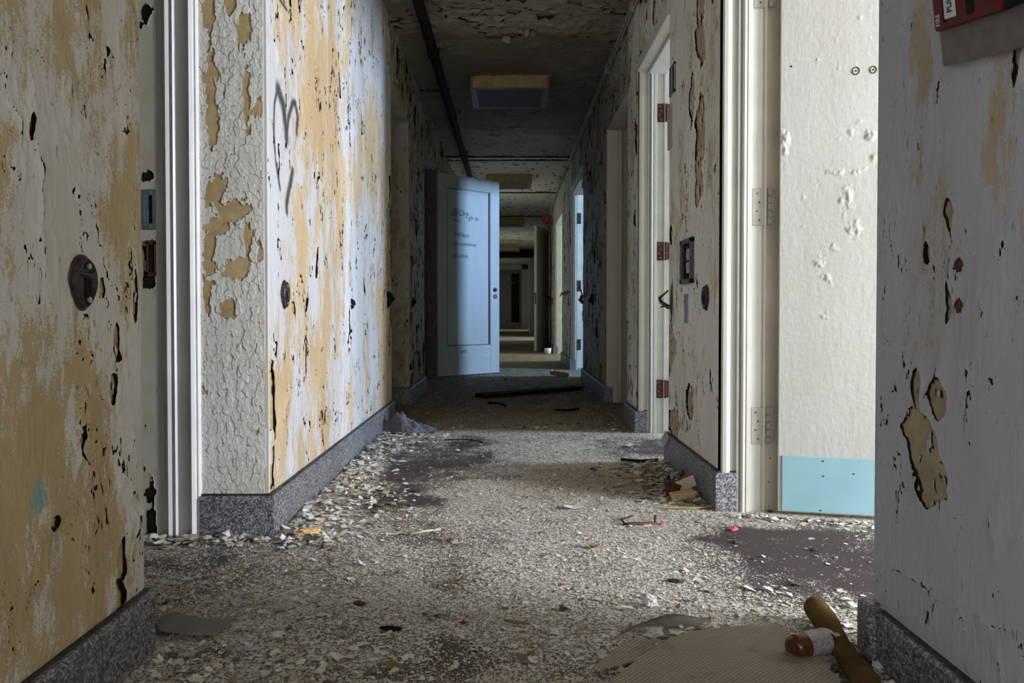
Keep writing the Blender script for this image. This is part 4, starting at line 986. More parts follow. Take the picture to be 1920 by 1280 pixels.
# recessed box
Y0, _ = onr(1303, 500); Y1, _ = onr(1281.5, 500)
yc = (Y0 + Y1) / 2; zc = 0.905; hw = (Y1 - Y0) / 2; hz = 0.092
wb = thing('wall_box', (XR - 0.004, yc, zc), 0, 'open metal wall box with dark frame and switch gear on the right wall', 'electrical box')
boxes('frame', [(-.014, .006, -hw, -hw + .03, -hz, hz), (-.014, .006, hw - .03, hw, -hz, hz), (-.014, .006, -hw, hw, hz - .02, hz), (-.014, .006, -hw, hw, -hz, -hz + .02)], M['gunmetal'], wb, 0.002)
box('box_back', -.002, .0, -hw + .03, hw - .03, -hz + .02, hz - .02, M['dark'], wb)
boxes('switch_gear', [(-.008, -.001, -.05, .0, -.05, .05), (-.012, -.001, -.03, -.01, -.035, -.008), (-.012, -.001, -.03, -.01, .01, .04)], M['steel'], wb, 0.001)
box('divider', -.011, -.001, -.055, .03, -.004, .002, M['dark'], wb)
disc('screw', (-.012, -.03, .055), (-1, 0, 0), 0.004, .002, M['screw'], wb)
Yc, zc = onr(1292, 577)
o = box('metal_strip', -0.008, 0.004, -0.02, 0.02, -0.062, 0.058, M['bluesteel'], None, 0.002); o.location = (XR - 0.004, Yc + 0.02, zc); tag(o, 'narrow grey metal strip below the wall box', 'metal strip')
Yc, zc = onr(1262, 152)
vt = thing('wall_vent', (XR - 0.003, Yc, zc), 0, 'small black louvre plate high on the right wall', 'vent')
boxes('vent_frame', [(-.008, .003, -.055, -.04, -.065, .065), (-.008, .003, .04, .055, -.065, .065), (-.008, .003, -.055, .055, .055, .065), (-.008, .003, -.055, .055, -.065, -.055)], M['bluesteel'], vt)
box('vent_hole', -.003, 0, -.04, .04, -.055, .055, M['dark'], vt)
box('vent_bar', -.006, -.002, .005, .02, -.055, .055, M['steel'], vt)
Yc, zc = onr(1257, 240)
o = box('patch_plate', -0.006, 0.003, -0.045, 0.045, -0.10, 0.10, M['steel'], None, 0.002); o.location = (XR - 0.003, Yc, zc); tag(o, 'painted-over blank plate below the louvre on the right wall', 'blank plate')

# red spray along the right walls
def scrawl(pts, wx, r_, parent, off=0.012):
    bm = bmesh.new(); tube_bm(bm, [(wx - off, *onr(x, y)) for x, y in pts], r_, 5); o = from_bm('red_spray_line', bm, M['ink_red'], parent)
scrawl([(1104, 533), (1103, 548), (1099, 556), (1094, 554), (1090, 540), (1089, 534)], XR, 0.007, wr_3)
scrawl([(1070, 548), (1066, 545), (1064, 551), (1061, 547), (1058, 553), (1055, 549), (1052, 555)], XR, 0.010, wr_4)
scrawl([(1038, 562), (1036, 560), (1034, 563), (1031, 556), (1029, 560), (1026, 556)], XR, 0.02, wr_5)
boxes('red_spray_line', [(0.80, 0.858, -0.0475, -0.0455, 0.84, 0.88), (0.60, 0.80, -0.0475, -0.0455, 0.88, 0.92), (0.70, 0.74, -0.0475, -0.0455, 0.80, 0.98)], M['ink_red'], fd)

# ------------------------------------------------------------------ fire alarm pull station, hanging askew on the near right wall
fa = bpy.data.objects.new('fire_alarm_station', None); col.objects.link(fa)
Yc, zc = onr(1765, 118)
e1 = Vector((0.0, -0.985, -0.172)).normalized(); n_ = e1.cross(Vector((-0.2, -0.168, 0.965))).normalized(); e2 = n_.cross(e1).normalized()
mx = Matrix((e1, e2, n_)).transposed().to_4x4(); mx.translation = Vector((XR - 0.012, Yc - 0.038, zc - 0.018)); fa.matrix_world = mx
tag(fa, 'red fire alarm pull station on a brown-grey plate, hanging askew on the near right wall', 'fire alarm')
box('back_plate', -0.012, 0.30, 0, 0.34, 0, 0.004, M['plate'], fa, 0.001)
box('back_box', 0.03, 0.27, 0.03, 0.31, -0.004, 0.001, M['plate'], fa)
box('red_housing', 0.002, 0.186, 0.056, 0.33, 0.004, 0.020, M['red'], fa, 0.004)
box('black_housing', 0.186, 0.272, 0.058, 0.33, 0.004, 0.019, M['black'], fa, 0.004)
lb = box('pull_label', 0.040, 0.072, 0.070, 0.20, 0.020, 0.023, M['label'], fa, 0.002)
box('grip_slot', 0.034, 0.040, 0.066, 0.25, 0.019, 0.0215, M['black'], fa)
box('handle_bar', 0.158, 0.171, 0.078, 0.26, 0.020, 0.030, M['label'], fa, 0.002)
box('handle_recess', 0.100, 0.118, 0.066, 0.30, 0.0195, 0.0212, M['black'], fa)
boxes('white_marks', [(0.132, 0.136, 0.108, 0.112, 0.0195, 0.0208), (0.132, 0.137, 0.120, 0.127, 0.0195, 0.0208)], M['label'], fa)
disc('key_lock', (0.020, 0.128, 0.020), (0, 0, 1), 0.012, 0.006, M['iron'], fa, 18)
for (tx, ps, sz, mat, z) in (('FIRE', (0.022, 0.063, 0.0205), 0.017, M['label'], 0), ('PULL', (0.065, 0.078, 0.0235), 0.020, M['ink'], 0)):
    w = writing(tx, ps, sz, mat, fa, rot=(0, 0, math.radians(90)), shear=0.0, ext=0.0003, name='lettering', bold=0.00012)
    w.scale = (0.62 if tx != 'PULL' else 0.66, 1, 1)

# mounting screws / rust plugs on near right wall
for (x, y, k) in ((1802, 497, 'upper'), (1803, 573, 'lower')):
    Yc, zc = onr(x, y)
    bm = bmesh.new(); bmesh.ops.create_icosphere(bm, subdivisions=2, radius=1)
    for v in bm.verts: v.co = Vector((v.co.x * 0.006, v.co.y * 0.009, v.co.z * 0.012)) * (1 + 0.25 * math.sin(9 * v.co.z + 5 * v.co.y))
    o = from_bm('wall_plug', bm, M['rust'], None, True); o.location = (XR - 0.004, Yc, zc)
    tag(o, 'rusty plug hole, %s of the pair on the near right wall' % k, 'wall plug')

# ------------------------------------------------------------------ loose flakes: one mass nobody could count
rng = np.random.default_rng(7)
def flakes(name, P, S, tilt, curl, browning, label=None, cat=None, parent=None, aspect=0.6, simple=False):
    n = len(P); k = 5 if simple else 7
    ang = np.sort(rng.uniform(0, 2 * math.pi, (n, k)), 1) * 0.35 + np.arange(k) / k * 2 * math.pi * 0.9 + rng.uniform(0, 6.28, (n, 1))
    rad = rng.uniform(0.55, 1.1, (n, k))
    ax = rng.uniform(aspect, 1.0, (n, 1))
    lx = np.cos(ang) * rad * S[:, None]; ly = np.sin(ang) * rad * S[:, None] * ax
    if simple: lx = np.concatenate([lx, np.zeros((n, 1))], 1); ly = np.concatenate([ly, np.zeros((n, 1))], 1)
    else: lx = np.concatenate([lx, lx * 0.5, np.zeros((n, 1))], 1); ly = np.concatenate([ly, ly * 0.5, np.zeros((n, 1))], 1)
    lz = curl[:, None] * (lx ** 2 - 0.2 * S[:, None] ** 2) / S[:, None]
    yaw = rng.uniform(0, 2 * math.pi, n); pit = rng.normal(0, 1, n) * tilt; rol = rng.normal(0, 1, n) * tilt
    cy, sy = np.cos(yaw)[:, None], np.sin(yaw)[:, None]
    z = lz * np.cos(pit)[:, None] + ly * np.sin(pit)[:, None]; y = ly * np.cos(pit)[:, None] - lz * np.sin(pit)[:, None]
    z2 = z * np.cos(rol)[:, None] + lx * np.sin(rol)[:, None]; x = lx * np.cos(rol)[:, None] - z * np.sin(rol)[:, None]
    gx = x * cy - y * sy + P[:, :1]; gy = x * sy + y * cy + P[:, 1:2]
    z2 = z2 - z2.min(1, keepdims=True) + 0.0006 + P[:, 2:3]
    V_ = np.stack([gx, gy, z2], -1).reshape(-1, 3); m = (k if simple else 2 * k) + 1
    fa_ = []
    for j in range(k):
        j2 = (j + 1) % k
        if simple: fa_.append([j, j2, k]); continue
        fa_.append([j, j2, k + j2]); fa_.append([j, k + j2, k + j]); fa_.append([k + j, k + j2, 2 * k])
    T = (np.array(fa_)[None] + (np.arange(n) * m)[:, None, None]).reshape(-1)
    me = bpy.data.meshes.new(name)
    me.vertices.add(len(V_)); me.vertices.foreach_set('co', V_.astype(np.float32).ravel())
    me.loops.add(len(T)); me.loops.foreach_set('vertex_index', T.astype(np.int32))
    nt = len(T) // 3
    me.polygons.add(nt); me.polygons.foreach_set('loop_start', (np.arange(nt) * 3).astype(np.int32)); me.polygons.foreach_set('loop_total', np.full(nt, 3, np.int32))
    me.update(calc_edges=True)
    for kx, v in (('rnd', rng.uniform(0, 1, n)), ('browning', browning)):
        at = me.attributes.new(kx, 'FLOAT', 'POINT'); at.data.foreach_set('value', np.repeat(v, m).astype(np.float32))
    o = link(name, me, M['flake'], parent)
    if label: tag(o, label, cat, kind='stuff')
    return o
def scatter(n, x0, x1, y0, y1, powr=1.0, wfun=None):
    X = rng.uniform(x0, x1, n); Y = y0 + (y1 - y0) * rng.uniform(0, 1, n) ** powr
    w = density(X, Y) if wfun is None else wfun(X, Y)
    k = rng.uniform(0, 1, n) < w
    return X[k], Y[k]
# general litter
def inside(X, Y):
    ok = (np.abs(X) < 0.715)
    ok |= (Y > 1.70) & (Y < 2.45) & (X > -1.1) & (X < 1.9)
    return ok.astype(float)
X1, Y1 = scatter(230000, -0.95, 1.6, 1.25, 4.7, 1.2, lambda X, Y: inside(X, Y) * (0.03 + 0.97 * density(X, Y) ** 1.6))
S1 = np.exp(rng.normal(math.log(0.0034), 0.42, len(X1)))
flakes('small_paint_flakes', np.stack([X1, Y1, 0 * X1], 1), S1, np.full(len(X1), 0.12), rng.normal(0, 0.35, len(X1)), browning_at(X1, Y1), 'fine litter of fallen cream and grey paint flakes covering the near floor', 'paint flakes', simple=True)
X2, Y2 = scatter(3600, -1.0, 1.7, 1.25, 4.7, 1.3, lambda X, Y: inside(X, Y) * (0.25 + 0.3 * (Y < 1.9) + 0.5 * ((Y < 2.0) & (X > 0.2)) + 0.35 * ((Y < 2.0) & (X < -0.3)) ) * (1 - 0.75 * g2(X, Y, 0.1, 2.4, 0.45, 0.7)))
S2 = np.exp(rng.normal(math.log(0.0095), 0.35, len(X2)))
# drifts of large chips along the wall feet
def drift(n, f, smin, smax):
    t_ = rng.uniform(0, 1, n); P = f(t_); return P, np.exp(rng.uniform(math.log(smin), math.log(smax), n))
D = []
def wallfoot_left(t_):
    Y = 2.46 + 2.3 * t_; d = np.abs(rng.normal(0, 1, len(t_))) * (0.12 + 0.05 * np.sin(Y * 3)); return np.stack([np.minimum(XL + 0.035 + d, -0.35), Y, 0.012 * np.exp(-d / 0.06) * rng.uniform(0, 1.3, len(t_))], 1)
def wallfoot_right(t_):
    Y = 2.86 + 0.85 * t_; d = np.abs(rng.normal(0, 1, len(t_))) * 0.11; return np.stack([XR - 0.035 - d, Y, 0.012 * np.exp(-d / 0.05) * rng.uniform(0, 1.2, len(t_))], 1)
def left_sill(t_):
    X = -1.12 + 0.62 * t_; return np.stack([X, 2.455 - np.abs(rng.normal(0, 0.055, len(t_))), 0.008 * rng.uniform(0, 1, len(t_))], 1)
def door_foot(t_):
    X = 0.74 + 0.9 * t_; return np.stack([X, 2.70 - (X - 0.9) * 0.25 - np.abs(rng.normal(0, 0.09, len(t_))) * (0.3 + t_), 0.004 * rng.uniform(0, 1, len(t_))], 1)
def near_right(t_):
    return np.stack([0.25 + 0.5 * t_, 1.75 - 0.35 * rng.uniform(0, 1, len(t_)), 0.006 * rng.uniform(0, 1, len(t_))], 1)
def near_left(t_):
    return np.stack([-0.70 + 0.5 * t_, 1.30 + 0.35 * rng.uniform(0, 1, len(t_)), 0.004 * rng.uniform(0, 1, len(t_))], 1)
def far_right(t_):
    Y = 4.65 + 3.0 * t_; d = np.abs(rng.normal(0, 1, len(t_))) * 0.10; return np.stack([XR - 0.05 - d, Y, 0.008 * rng.uniform(0, 1, len(t_))], 1)
def far_left(t_):
    Y = 4.8 + 2.6 * t_; d = np.abs(rng.normal(0, 1, len(t_))) * 0.20; return np.stack([XL + 0.05 + d, Y, 0.008 * rng.uniform(0, 1, len(t_))], 1)
Ps = [np.stack([X2, Y2, 0 * X2], 1)]; Ss = [S2]
extra = np.array([(*fl(x, y), 0.003) for x, y in ((345, 1122), (605, 1160), (520, 1200), (740, 1082), (1270, 1145), (1228, 1128), (1400, 1165), (1465, 1175), (1405, 1190), (1590, 1130), (1360, 1195), (1430, 1200), (1480, 1210), (1515, 1165), (860, 1195), (1000, 1245), (700, 1245), (560, 1250), (440, 1190), (1200, 1205), (1185, 1150), (760, 1005), (650, 985), (1330, 1090), (300, 1150), (330, 1062), (1545, 1185), (1580, 1160))])
Ps.append(extra); Ss.append(rng.uniform(0.012, 0.02, len(extra)))
for n, f, a, b in ((1500, wallfoot_left, 0.008, 0.026), (500, wallfoot_right, 0.008, 0.028), (260, left_sill, 0.009, 0.026), (420, door_foot, 0.006, 0.018), (260, near_right, 0.008, 0.022), (160, near_left, 0.008, 0.02), (300, far_right, 0.007, 0.022), (260, far_left, 0.006, 0.016)):
    P, S = drift(n, f, a, b); Ps.append(P); Ss.append(S)
P = np.concatenate(Ps); S = np.concatenate(Ss)
flakes('paint_flake_drift', P, S, np.full(len(P), 0.17), rng.normal(0, 0.35, len(P)), browning_at(P[:, 0], P[:, 1]), 'larger curled paint flakes drifted thick along the foot of both walls', 'paint flakes')
X3, Y3 = scatter(9000, -0.7, 0.7, 4.7, 9.4, 1.0)
S3 = np.exp(rng.normal(math.log(0.0075), 0.4, len(X3)))
flakes('dirty_flake_litter', np.stack([X3, Y3, 0 * X3], 1), S3, np.full(len(X3), 0.15), rng.normal(0, 0.3, len(X3)), browning_at(X3, Y3), 'brown grimy litter of crumbs and flakes on the dark middle floor', 'litter')

# bigger single chips, one object each
def chip_mesh(seed, s):
    r_ = random.Random(seed); bm = bmesh.new(); n = 11
    lay = []
    for sc_ in (1.0, 0.55):
        ring_ = []
        for i in range(n):
            a = 2 * math.pi * i / n; R = s * sc_ * (0.72 + 0.38 * r_.random()) if sc_ == 1.0 else None
            if R is None: p = lay[0][i].co * 0.55; x, y = p.x, p.y
            else: x, y = math.cos(a) * R, math.sin(a) * R * 0.7
            ring_.append(bm.verts.new((x, y, 0.28 * (x * x) / s)))
        lay.append(ring_)
    c = bm.verts.new((0, 0, 0))
    for i in range(n):
        bm.faces.new((lay[0][i], lay[0][(i + 1) % n], lay[1][(i + 1) % n], lay[1][i])); bm.faces.new((lay[1][i], lay[1][(i + 1) % n], c))
    g = bmesh.ops.solidify(bm, geom=bm.faces[:], thickness=0.0012)
    return bm
kinds = []
for i in range(6):
    bm = chip_mesh(i, 0.026); me = bpy.data.meshes.new('paint_chip'); bm.to_mesh(me); bm.free(); me.materials.append(M[('paper', 'paper_tan', 'steel')[i % 3]]); kinds.append(me)
chip_px = [(452, 1140), (560, 1075), (385, 1088), (345, 1122), (605, 1160), (520, 1200), (470, 1225), (360, 1236), (640, 1182), (740, 1082), (905, 1080), (1060, 1150), (1135, 1240), (1270, 1145), (1300, 1132), (1228, 1128),
           (1342, 1150), (1400, 1165), (1440, 1140), (1465, 1175), (1405, 1190), (1560, 1140), (1590, 1130), (1500, 1100), (1360, 1195), (1430, 1200), (1480, 1210), (1515, 1165), (800, 1160), (860, 1195), (1000, 1245), (700, 1245), (560, 1250), (440, 1190),
           (1200, 1205), (1185, 1150), (1240, 1225), (760, 1005), (650, 985), (1330, 1090), (300, 1150), (330, 1062), (1545, 1185), (1580, 1160)]
named = {(452, 1140): 'grey-white paint chip between the left tile and the bent twig', (560, 1075): 'paint chip above the bent twig, near the bare left patch', (470, 1225): 'paint chip right of the grey floor tile, nearest the bottom edge',
         (360, 1236): 'paint chip in front of the grey floor tile', (640, 1182): 'paint chip below the maroon crumb by the twig', (905, 1080): 'paint chip in the middle of the near floor', (1060, 1150): 'paint chip left of the white crumpled paper',
         (1135, 1240): 'paint chip between the small mat offcut and the brown strip', (1300, 1132): 'white paint chip right of the crumpled paper', (1342, 1150): 'paint chip touching the upper end of the brown strip', (1440, 1140): 'paint chip above the top corner of the large mat',
         (1560, 1140): 'paint chip just left of the near right baseboard', (1500, 1100): 'paint chip on the bare purple floor by the right door', (800, 1160): 'paint chip between the dark crumbs left of centre', (1240, 1225): 'paint chip at the left edge of the large mat',
         (385, 1088): 'paint chip right of the near left baseboard end'}
for i, (x, y) in enumerate(chip_px):
    px, py = fl(x, y)
    if (x, y) not in named: continue
    o = bpy.data.objects.new('paint_chip', kinds[i % 6]); col.objects.link(o)
    rr = random.Random(i * 3 + 1); s = rr.uniform(0.45, 0.95)
    o.location = (px, py, 0.004); o.scale = (s, s, s); o.rotation_euler = (rr.uniform(-.12, .12), rr.uniform(-.12, .12), rr.uniform(0, 6.28))
    tag(o, named[(x, y)], 'paint chip', 'larger loose paint chips on the near floor')

# ------------------------------------------------------------------ singled-out rubbish
def sheet(name, outline, z, thick, mat, parent=None, bend=None, sub=14):
    """flat piece cut to an outline in X/Y with an optional height function"""
    bm = bmesh.new(); vs = [bm.verts.new((x, y, 0)) for x, y in outline]; bm.faces.new(vs)
    bmesh.ops.triangulate(bm, faces=bm.faces[:])
    for _ in range(4): bmesh.ops.subdivide_edges(bm, edges=[e for e in bm.edges if e.calc_length() > 0.02], cuts=1); bmesh.ops.triangulate(bm, faces=[f for f in bm.faces if len(f.verts) > 3])
    for v in bm.verts: v.co.z = z + (bend(v.co.x, v.co.y) if bend else 0)
    bmesh.ops.recalc_face_normals(bm, faces=bm.faces)
    bmesh.ops.solidify(bm, geom=bm.faces[:], thickness=thick)
    for f in bm.faces: f.smooth = False
    return from_bm(name, bm, mat, parent)
def flp(pts): return [fl(x, y) for x, y in pts]
# big dotted vinyl mat, raised at its front edge
Mt = flp([(1150, 1300), (1240, 1235), (1300, 1210), (1375, 1196), (1450, 1186), (1480, 1205), (1530, 1255), (1590, 1330), (1600, 1400), (1130, 1400)])
o = sheet('vinyl_mat', Mt, 0.012, 0.004, M['mat'], None, lambda x, y: 0.016 + 0.010 * math.sin(x * 9) * math.cos(y * 7)); tag(o, 'large beige dotted vinyl mat piece at the bottom right of the floor', 'mat')
Mt = flp([(1110, 1272), (1160, 1235), (1195, 1218), (1232, 1224), (1226, 1250), (1170, 1264), (1120, 1276)])
o = sheet('vinyl_mat', Mt, 0.004, 0.003, M['mat'], None, lambda x, y: 0.008 + 0.02 * max(0, (y - 1.56)) * 4); tag(o, 'small pointed offcut of beige dotted vinyl beside the large mat', 'mat offcut')
# brown curled strip
a, b = fl(1165, 1200); c, d = fl(1335, 1170)
bm = bmesh.new(); n = 24; rows = []
for i in range(n + 1):
    t_ = i / n; x = a + (c - a) * t_; y = b + (d - b) * t_; w = 0.005 + 0.019 * min(1, t_ * 2.2) * (1 - 0.15 * t_); cz = 0.006 + 0.010 * math.sin(t_ * 5)
    rows.append([bm.verts.new((x + 0.15 * w * math.sin(u_), y + w * (u_ - 0.5) * 0.9, cz + w * 0.75 * u_ * u_ + 0.004 * math.sin(9 * t_ + u_ * 2))) for u_ in (0, .25, .5, .75, 1)])
for r0, r1 in zip(rows[:-1], rows[1:]):
    for j in range(4): bm.faces.new((r0[j], r0[j + 1], r1[j + 1], r1[j]))
bmesh.ops.solidify(bm, geom=bm.faces[:], thickness=0.002)
o = from_bm('brown_strip', bm, M['hose'], None, True); tag(o, 'long curled brown strip of lining lying behind the dotted mat', 'strip')
# grey tile piece leaning at left baseboard
Tl = flp([(288, 1180), (318, 1163), (372, 1176), (440, 1178), (425, 1186), (398, 1206), (352, 1205), (292, 1198)])
o = sheet('floor_tile', Tl, 0.004, 0.004, M['tile'], None, lambda x, y: 0.012 + 0.03 * max(0, x + 0.45)); tag(o, 'broken grey floor tile lying beside the left baseboard', 'tile')
# bottle
ax, ay = fl(1520, 1246)
bt = thing('plastic_bottle', (0.600, 1.575, 0.040), math.radians(24), 'amber plastic bottle with a printed label, lying between mat and cardboard tube', 'bottle')
bm = bmesh.new(); tube_bm(bm, [(-0.060, 0, 0), (-0.058, 0, 0), (-0.045, 0, 0), (0.045, 0, 0), (0.058, 0, 0), (0.066, 0, 0), (0.082, 0, 0)], [0.018, 0.025, 0.029, 0.029, 0.024, 0.013, 0.013], 24); from_bm('bottle_body', bm, M['amber'], bt, True)
bm = bmesh.new(); tube_bm(bm, [(-0.022, 0, 0), (0.040, 0, 0)], [0.0297, 0.0297], 28, False); from_bm('paper_label', bm, M['print'], bt, True); bt.scale = (0.85, 0.85, 0.85)
# crushed cardboard tube
ct = thing('cardboard_tube', (0.685, 1.62, 0.006), 0, 'torn brown cardboard tube lying along the foot of the near right wall', 'cardboard tube')
bm = bmesh.new(); n = 26; rows = []
for i in range(n + 1):
    t_ = i / n; y = 0.175 - 0.42 * t_; x = 0.005 - 0.055 * t_; R = 0.027 * (0.95 + 0.1 * math.sin(t_ * 9))
    gap = 0.30 + 0.55 * t_ + 0.10 * math.sin(t_ * 40)
    rows.append([bm.verts.new((x + R * math.cos(a_) , y, R + R * math.sin(a_) * (0.95 - 0.3 * t_))) for a_ in [0.1 + gap + (2 * math.pi - 1.6 * gap) * k / 12 for k in range(13)]])
for r0, r1 in zip(rows[:-1], rows[1:]):
    for j in range(12): bm.faces.new((r0[j], r0[j + 1], r1[j + 1], r1[j]))
bmesh.ops.solidify(bm, geom=bm.faces[:], thickness=0.0025); from_bm('tube_wall', bm, M['card'], ct, True)
# grey pad in front
o = sheet('lint_pad', [(0.475, 1.20), (0.455, 1.32), (0.47, 1.42), (0.53, 1.475), (0.575, 1.455), (0.60, 1.38), (0.62, 1.25), (0.62, 1.18)], 0.004, 0.012, M['paper_grey'], None, lambda x, y: 0.016 + 0.006 * math.sin(x * 60) * math.cos(y * 45)); tag(o, 'ragged grey lint pad between the mat and the torn cardboard tube', 'pad')

# grey cloth heap against the left wall
cx, cy = fl(752, 812)
bm = bmesh.new(); nx2, ny2 = 90, 60; g = []
for i in range(nx2):
    row = []
    for j in range(ny2):
        u = i / (nx2 - 1) * 2 - 1; v = j / (ny2 - 1) * 2 - 1
        R = min(1, math.hypot(u, v)); env = max(0, 1 - R ** 2.2)
        nn_ = float(fbm(np.array([u * 1.6 + 3]), np.array([v * 1.4 + 2]), 77, 3)[0])
        rg = (1 - abs(float(perlin(np.array([u * 2.6 + v * 1.4 + 5]), np.array([v * 1.2 - u * 0.8 + 2]), 91)[0])) * 2.2)
        rg2 = (1 - abs(float(perlin(np.array([u * 5 - v * 2.4 + 5]), np.array([v * 2.4 + u + 2]), 93)[0])) * 2.2)
        z = env * (0.022 + 0.085 * math.exp(-((u + 0.10) / 0.28) ** 2 - (v / 0.7) ** 2) + 0.030 * math.exp(-((u + 0.65) / 0.2) ** 2) + 0.050 * max(0, rg) + 0.022 * max(0, rg2)) * 0.68
        row.append(bm.verts.new((u * 0.185 * (1 + 0.12 * math.sin(3 * v + 1)) + 0.0, v * 0.11 * (1 + 0.2 * math.sin(4 * u)), z + 0.004)))
    g.append(row)
for i in range(nx2 - 1):
    for j in range(ny2 - 1):
        if max(math.hypot(a_ / (nx2 - 1) * 2 - 1, b_ / (ny2 - 1) * 2 - 1) for a_, b_ in ((i, j), (i + 1, j + 1))) < 1.04 + 0.08 * math.sin(i): bm.faces.new((g[i][j], g[i + 1][j], g[i + 1][j + 1], g[i][j + 1]))
for v in [v for v in bm.verts if not v.link_faces]: bm.verts.remove(v)
o = from_bm('cloth_heap', bm, M['cloth'], None, True); o.location = (cx + 0.0, cy + 0.06, 0.0); tag(o, 'crumpled grey cloth heaped against the foot of the left wall', 'cloth')
def crumple(name, x, y, s, mat, label, cat, seed=0, flat=0.6, z=0.0, stretch=1.0, rz=0.0):
    bm = bmesh.new(); bmesh.ops.create_icosphere(bm, subdivisions=3, radius=1); r_ = random.Random(seed)
    P = np.array([v.co[:] for v in bm.verts]); 
    dirs = np.array([[r_.gauss(0, 1) for _ in range(3)] for _ in range(9)]); dirs /= np.linalg.norm(dirs, axis=1)[:, None]
    rad = 1 / np.maximum(0.9, (np.abs(P @ dirs.T) ** 1).max(1) * 1.25); rad *= 1 + 0.18 * np.array([r_.gauss(0, 0.5) for _ in range(len(P))])
    for v, k in zip(bm.verts, rad): v.co = Vector((v.co.x * k * s * stretch, v.co.y * k * s, max(-0.9, v.co.z * k) * s * flat))
    zmin = min(v.co.z for v in bm.verts)
    for v in bm.verts: v.co.z -= zmin
    o = from_bm(name, bm, mat); px, py = fl(x, y); o.location = (px, py, z); o.rotation_euler = (0, 0, rz); return tag(o, label, cat)
def folded(name, x, y, s, mat, label, cat, rz=0.0, k=0.5):
    o = sheet(name, [(-s, -s * .5), (-s * .2, -s * .62), (s, -s * .4), (s * .85, s * .5), (0, s * .6), (-s * .9, s * .3)], 0.003, 0.0012, mat, None, lambda X_, Y_: k * abs(X_) * 0.9 + 0.15 * abs(Y_)); px, py = fl(x, y); o.location = (px, py, 0); o.rotation_euler = (0, 0, rz); return tag(o, label, cat)
folded('folded_paper', 700, 888, 0.042, M['paper'], 'folded white paper scrap on the flakes near the left wall', 'paper scrap', 0.4)
crumple('wood_splinter', 578, 1008, 0.020, M['wood_orange'], 'orange split wood block lying near the left baseboard corner', 'wood block', 3, 0.6, 0.006, 2.0, 0.35)
crumple('paper_ball', 1220, 1140, 0.017, M['paper'], 'small white crumpled paper on the near floor in front of the brown strip', 'paper ball', 5, 0.8)
crumple('paper_ball', 1600, 1143, 0.012, M['paper'], 'tiny pinkish white crumpled paper beside the near right baseboard', 'paper ball', 6, 0.7)
folded('dry_leaf', 845, 1018, 0.022, M['leaf'], 'curled tan leaf on the floor left of centre', 'leaf', -0.6, 0.8)
folded('dry_leaf', 855, 1096, 0.018, M['leaf'], 'small brown leaf below the middle of the floor', 'leaf', -0.2, 0.7)
folded('dry_leaf', 1115, 1032, 0.020, M['leaf'], 'upturned folded leaf right of the floor centre', 'leaf', -0.9, 1.0)
folded('dry_leaf', 745, 1262, 0.026, M['leaf'], 'long brown leaf at the bottom edge left of centre', 'leaf', -0.5, 0.5)
folded('dry_leaf', 985, 1240, 0.020, M['leaf'], 'brown leaf at the bottom edge near the centre', 'leaf', 0.1, 0.4)
folded('dry_leaf', 1075, 955, 0.034, M['paper'], 'pale grey curled scrap on the bright floor before the shadow edge', 'paper scrap', 0.1, 0.25)
folded('dry_leaf', 660, 905, 0.02, M['leaf'], 'brown leaf among flakes left of the folded paper', 'leaf', 0.9, 0.5)
for (x, y, s, m_, lab, cat, st) in ((672, 1138, .010, 'maroon', 'dark maroon crumb near the bent twig', 'crumb', 2.2), (868, 1173, .006, 'maroon', 'tiny maroon crumb below the floor centre', 'crumb', 1.2), (1268, 1095, .010, 'iron', 'black sliver on the near floor right of centre', 'sliver', 2.0),
                                (1385, 1020, .010, 'iron', 'black sliver on the bare strip before the right door', 'sliver', 2.2), (1378, 997, .013, 'pink', 'pink scrap on the bare floor before the right door frame', 'plastic scrap', 1.4), (1243, 985, .009, 'pink', 'small pink bead beside the bent metal bracket', 'bead', 1.2),
                                (778, 924, .012, 'iron', 'black lump on the grey floor past the folded paper', 'lump', 1.8), (730, 1186, .010, 'wood_dark', 'dark splinter left of the bottom centre', 'splinter', 2.4), (1530, 1035, .010, 'iron', 'dark speck of rubble on the bare purple floor', 'rubble', 1.3), (1113, 883, .012, 'iron', 'dark pebble in the brown shadowed floor', 'pebble', 1.4), (462, 1018, .014, 'iron', 'black wad below the speckled left baseboard end', 'wad', 1.3),
                                (1447, 962, .010, 'iron', 'dark lump at the foot of the right door jamb', 'lump', 1.2)):
    crumple('debris_' + cat.replace(' ', '_'), x, y, s, M[m_], lab, cat, int(x), 0.5, 0, st, (x % 7) / 7 - .5)
# twigs
def curve_thing(name, px, r_, mat, label, cat, z=0.006):
    pts = []
    for (x, y) in px: a, b = fl(x, y); pts.append((a, b, z))
    o = tube(name, pts, r_, mat, None, 6); return tag(o, label, cat)
curve_thing('bent_twig', [(488, 1135), (520, 1122), (555, 1112), (585, 1109), (615, 1110), (635, 1116), (660, 1123)], 0.0022, M['twig'], 'long pale bent twig on the floor left of centre', 'twig')
curve_thing('straight_splinter', [(768, 1007), (795, 1001), (826, 997)], 0.004, M['twig'], 'pale straight splinter of wood above the tan leaf', 'splinter', 0.006)
curve_thing('thin_stick', [(945, 1172), (965, 1175), (992, 1178)], 0.003, M['leaf'], 'short brown stick below the floor centre', 'stick')
curve_thing('thin_stick', [(530, 1083), (563, 1078)], 0.003, M['leaf'], 'short brown stick above the bent twig', 'stick')
curve_thing('thin_wire', [(915, 757), (935, 758), (948, 763)], 0.008, M['black'], 'short dark wire on the shadowed floor in front of the black plank', 'wire', 0.01)
curve_thing('thin_wire', [(1040, 771), (1065, 772), (1085, 769)], 0.008, M['black'], 'dark stick on the shadowed floor right of the wire', 'stick', 0.01)
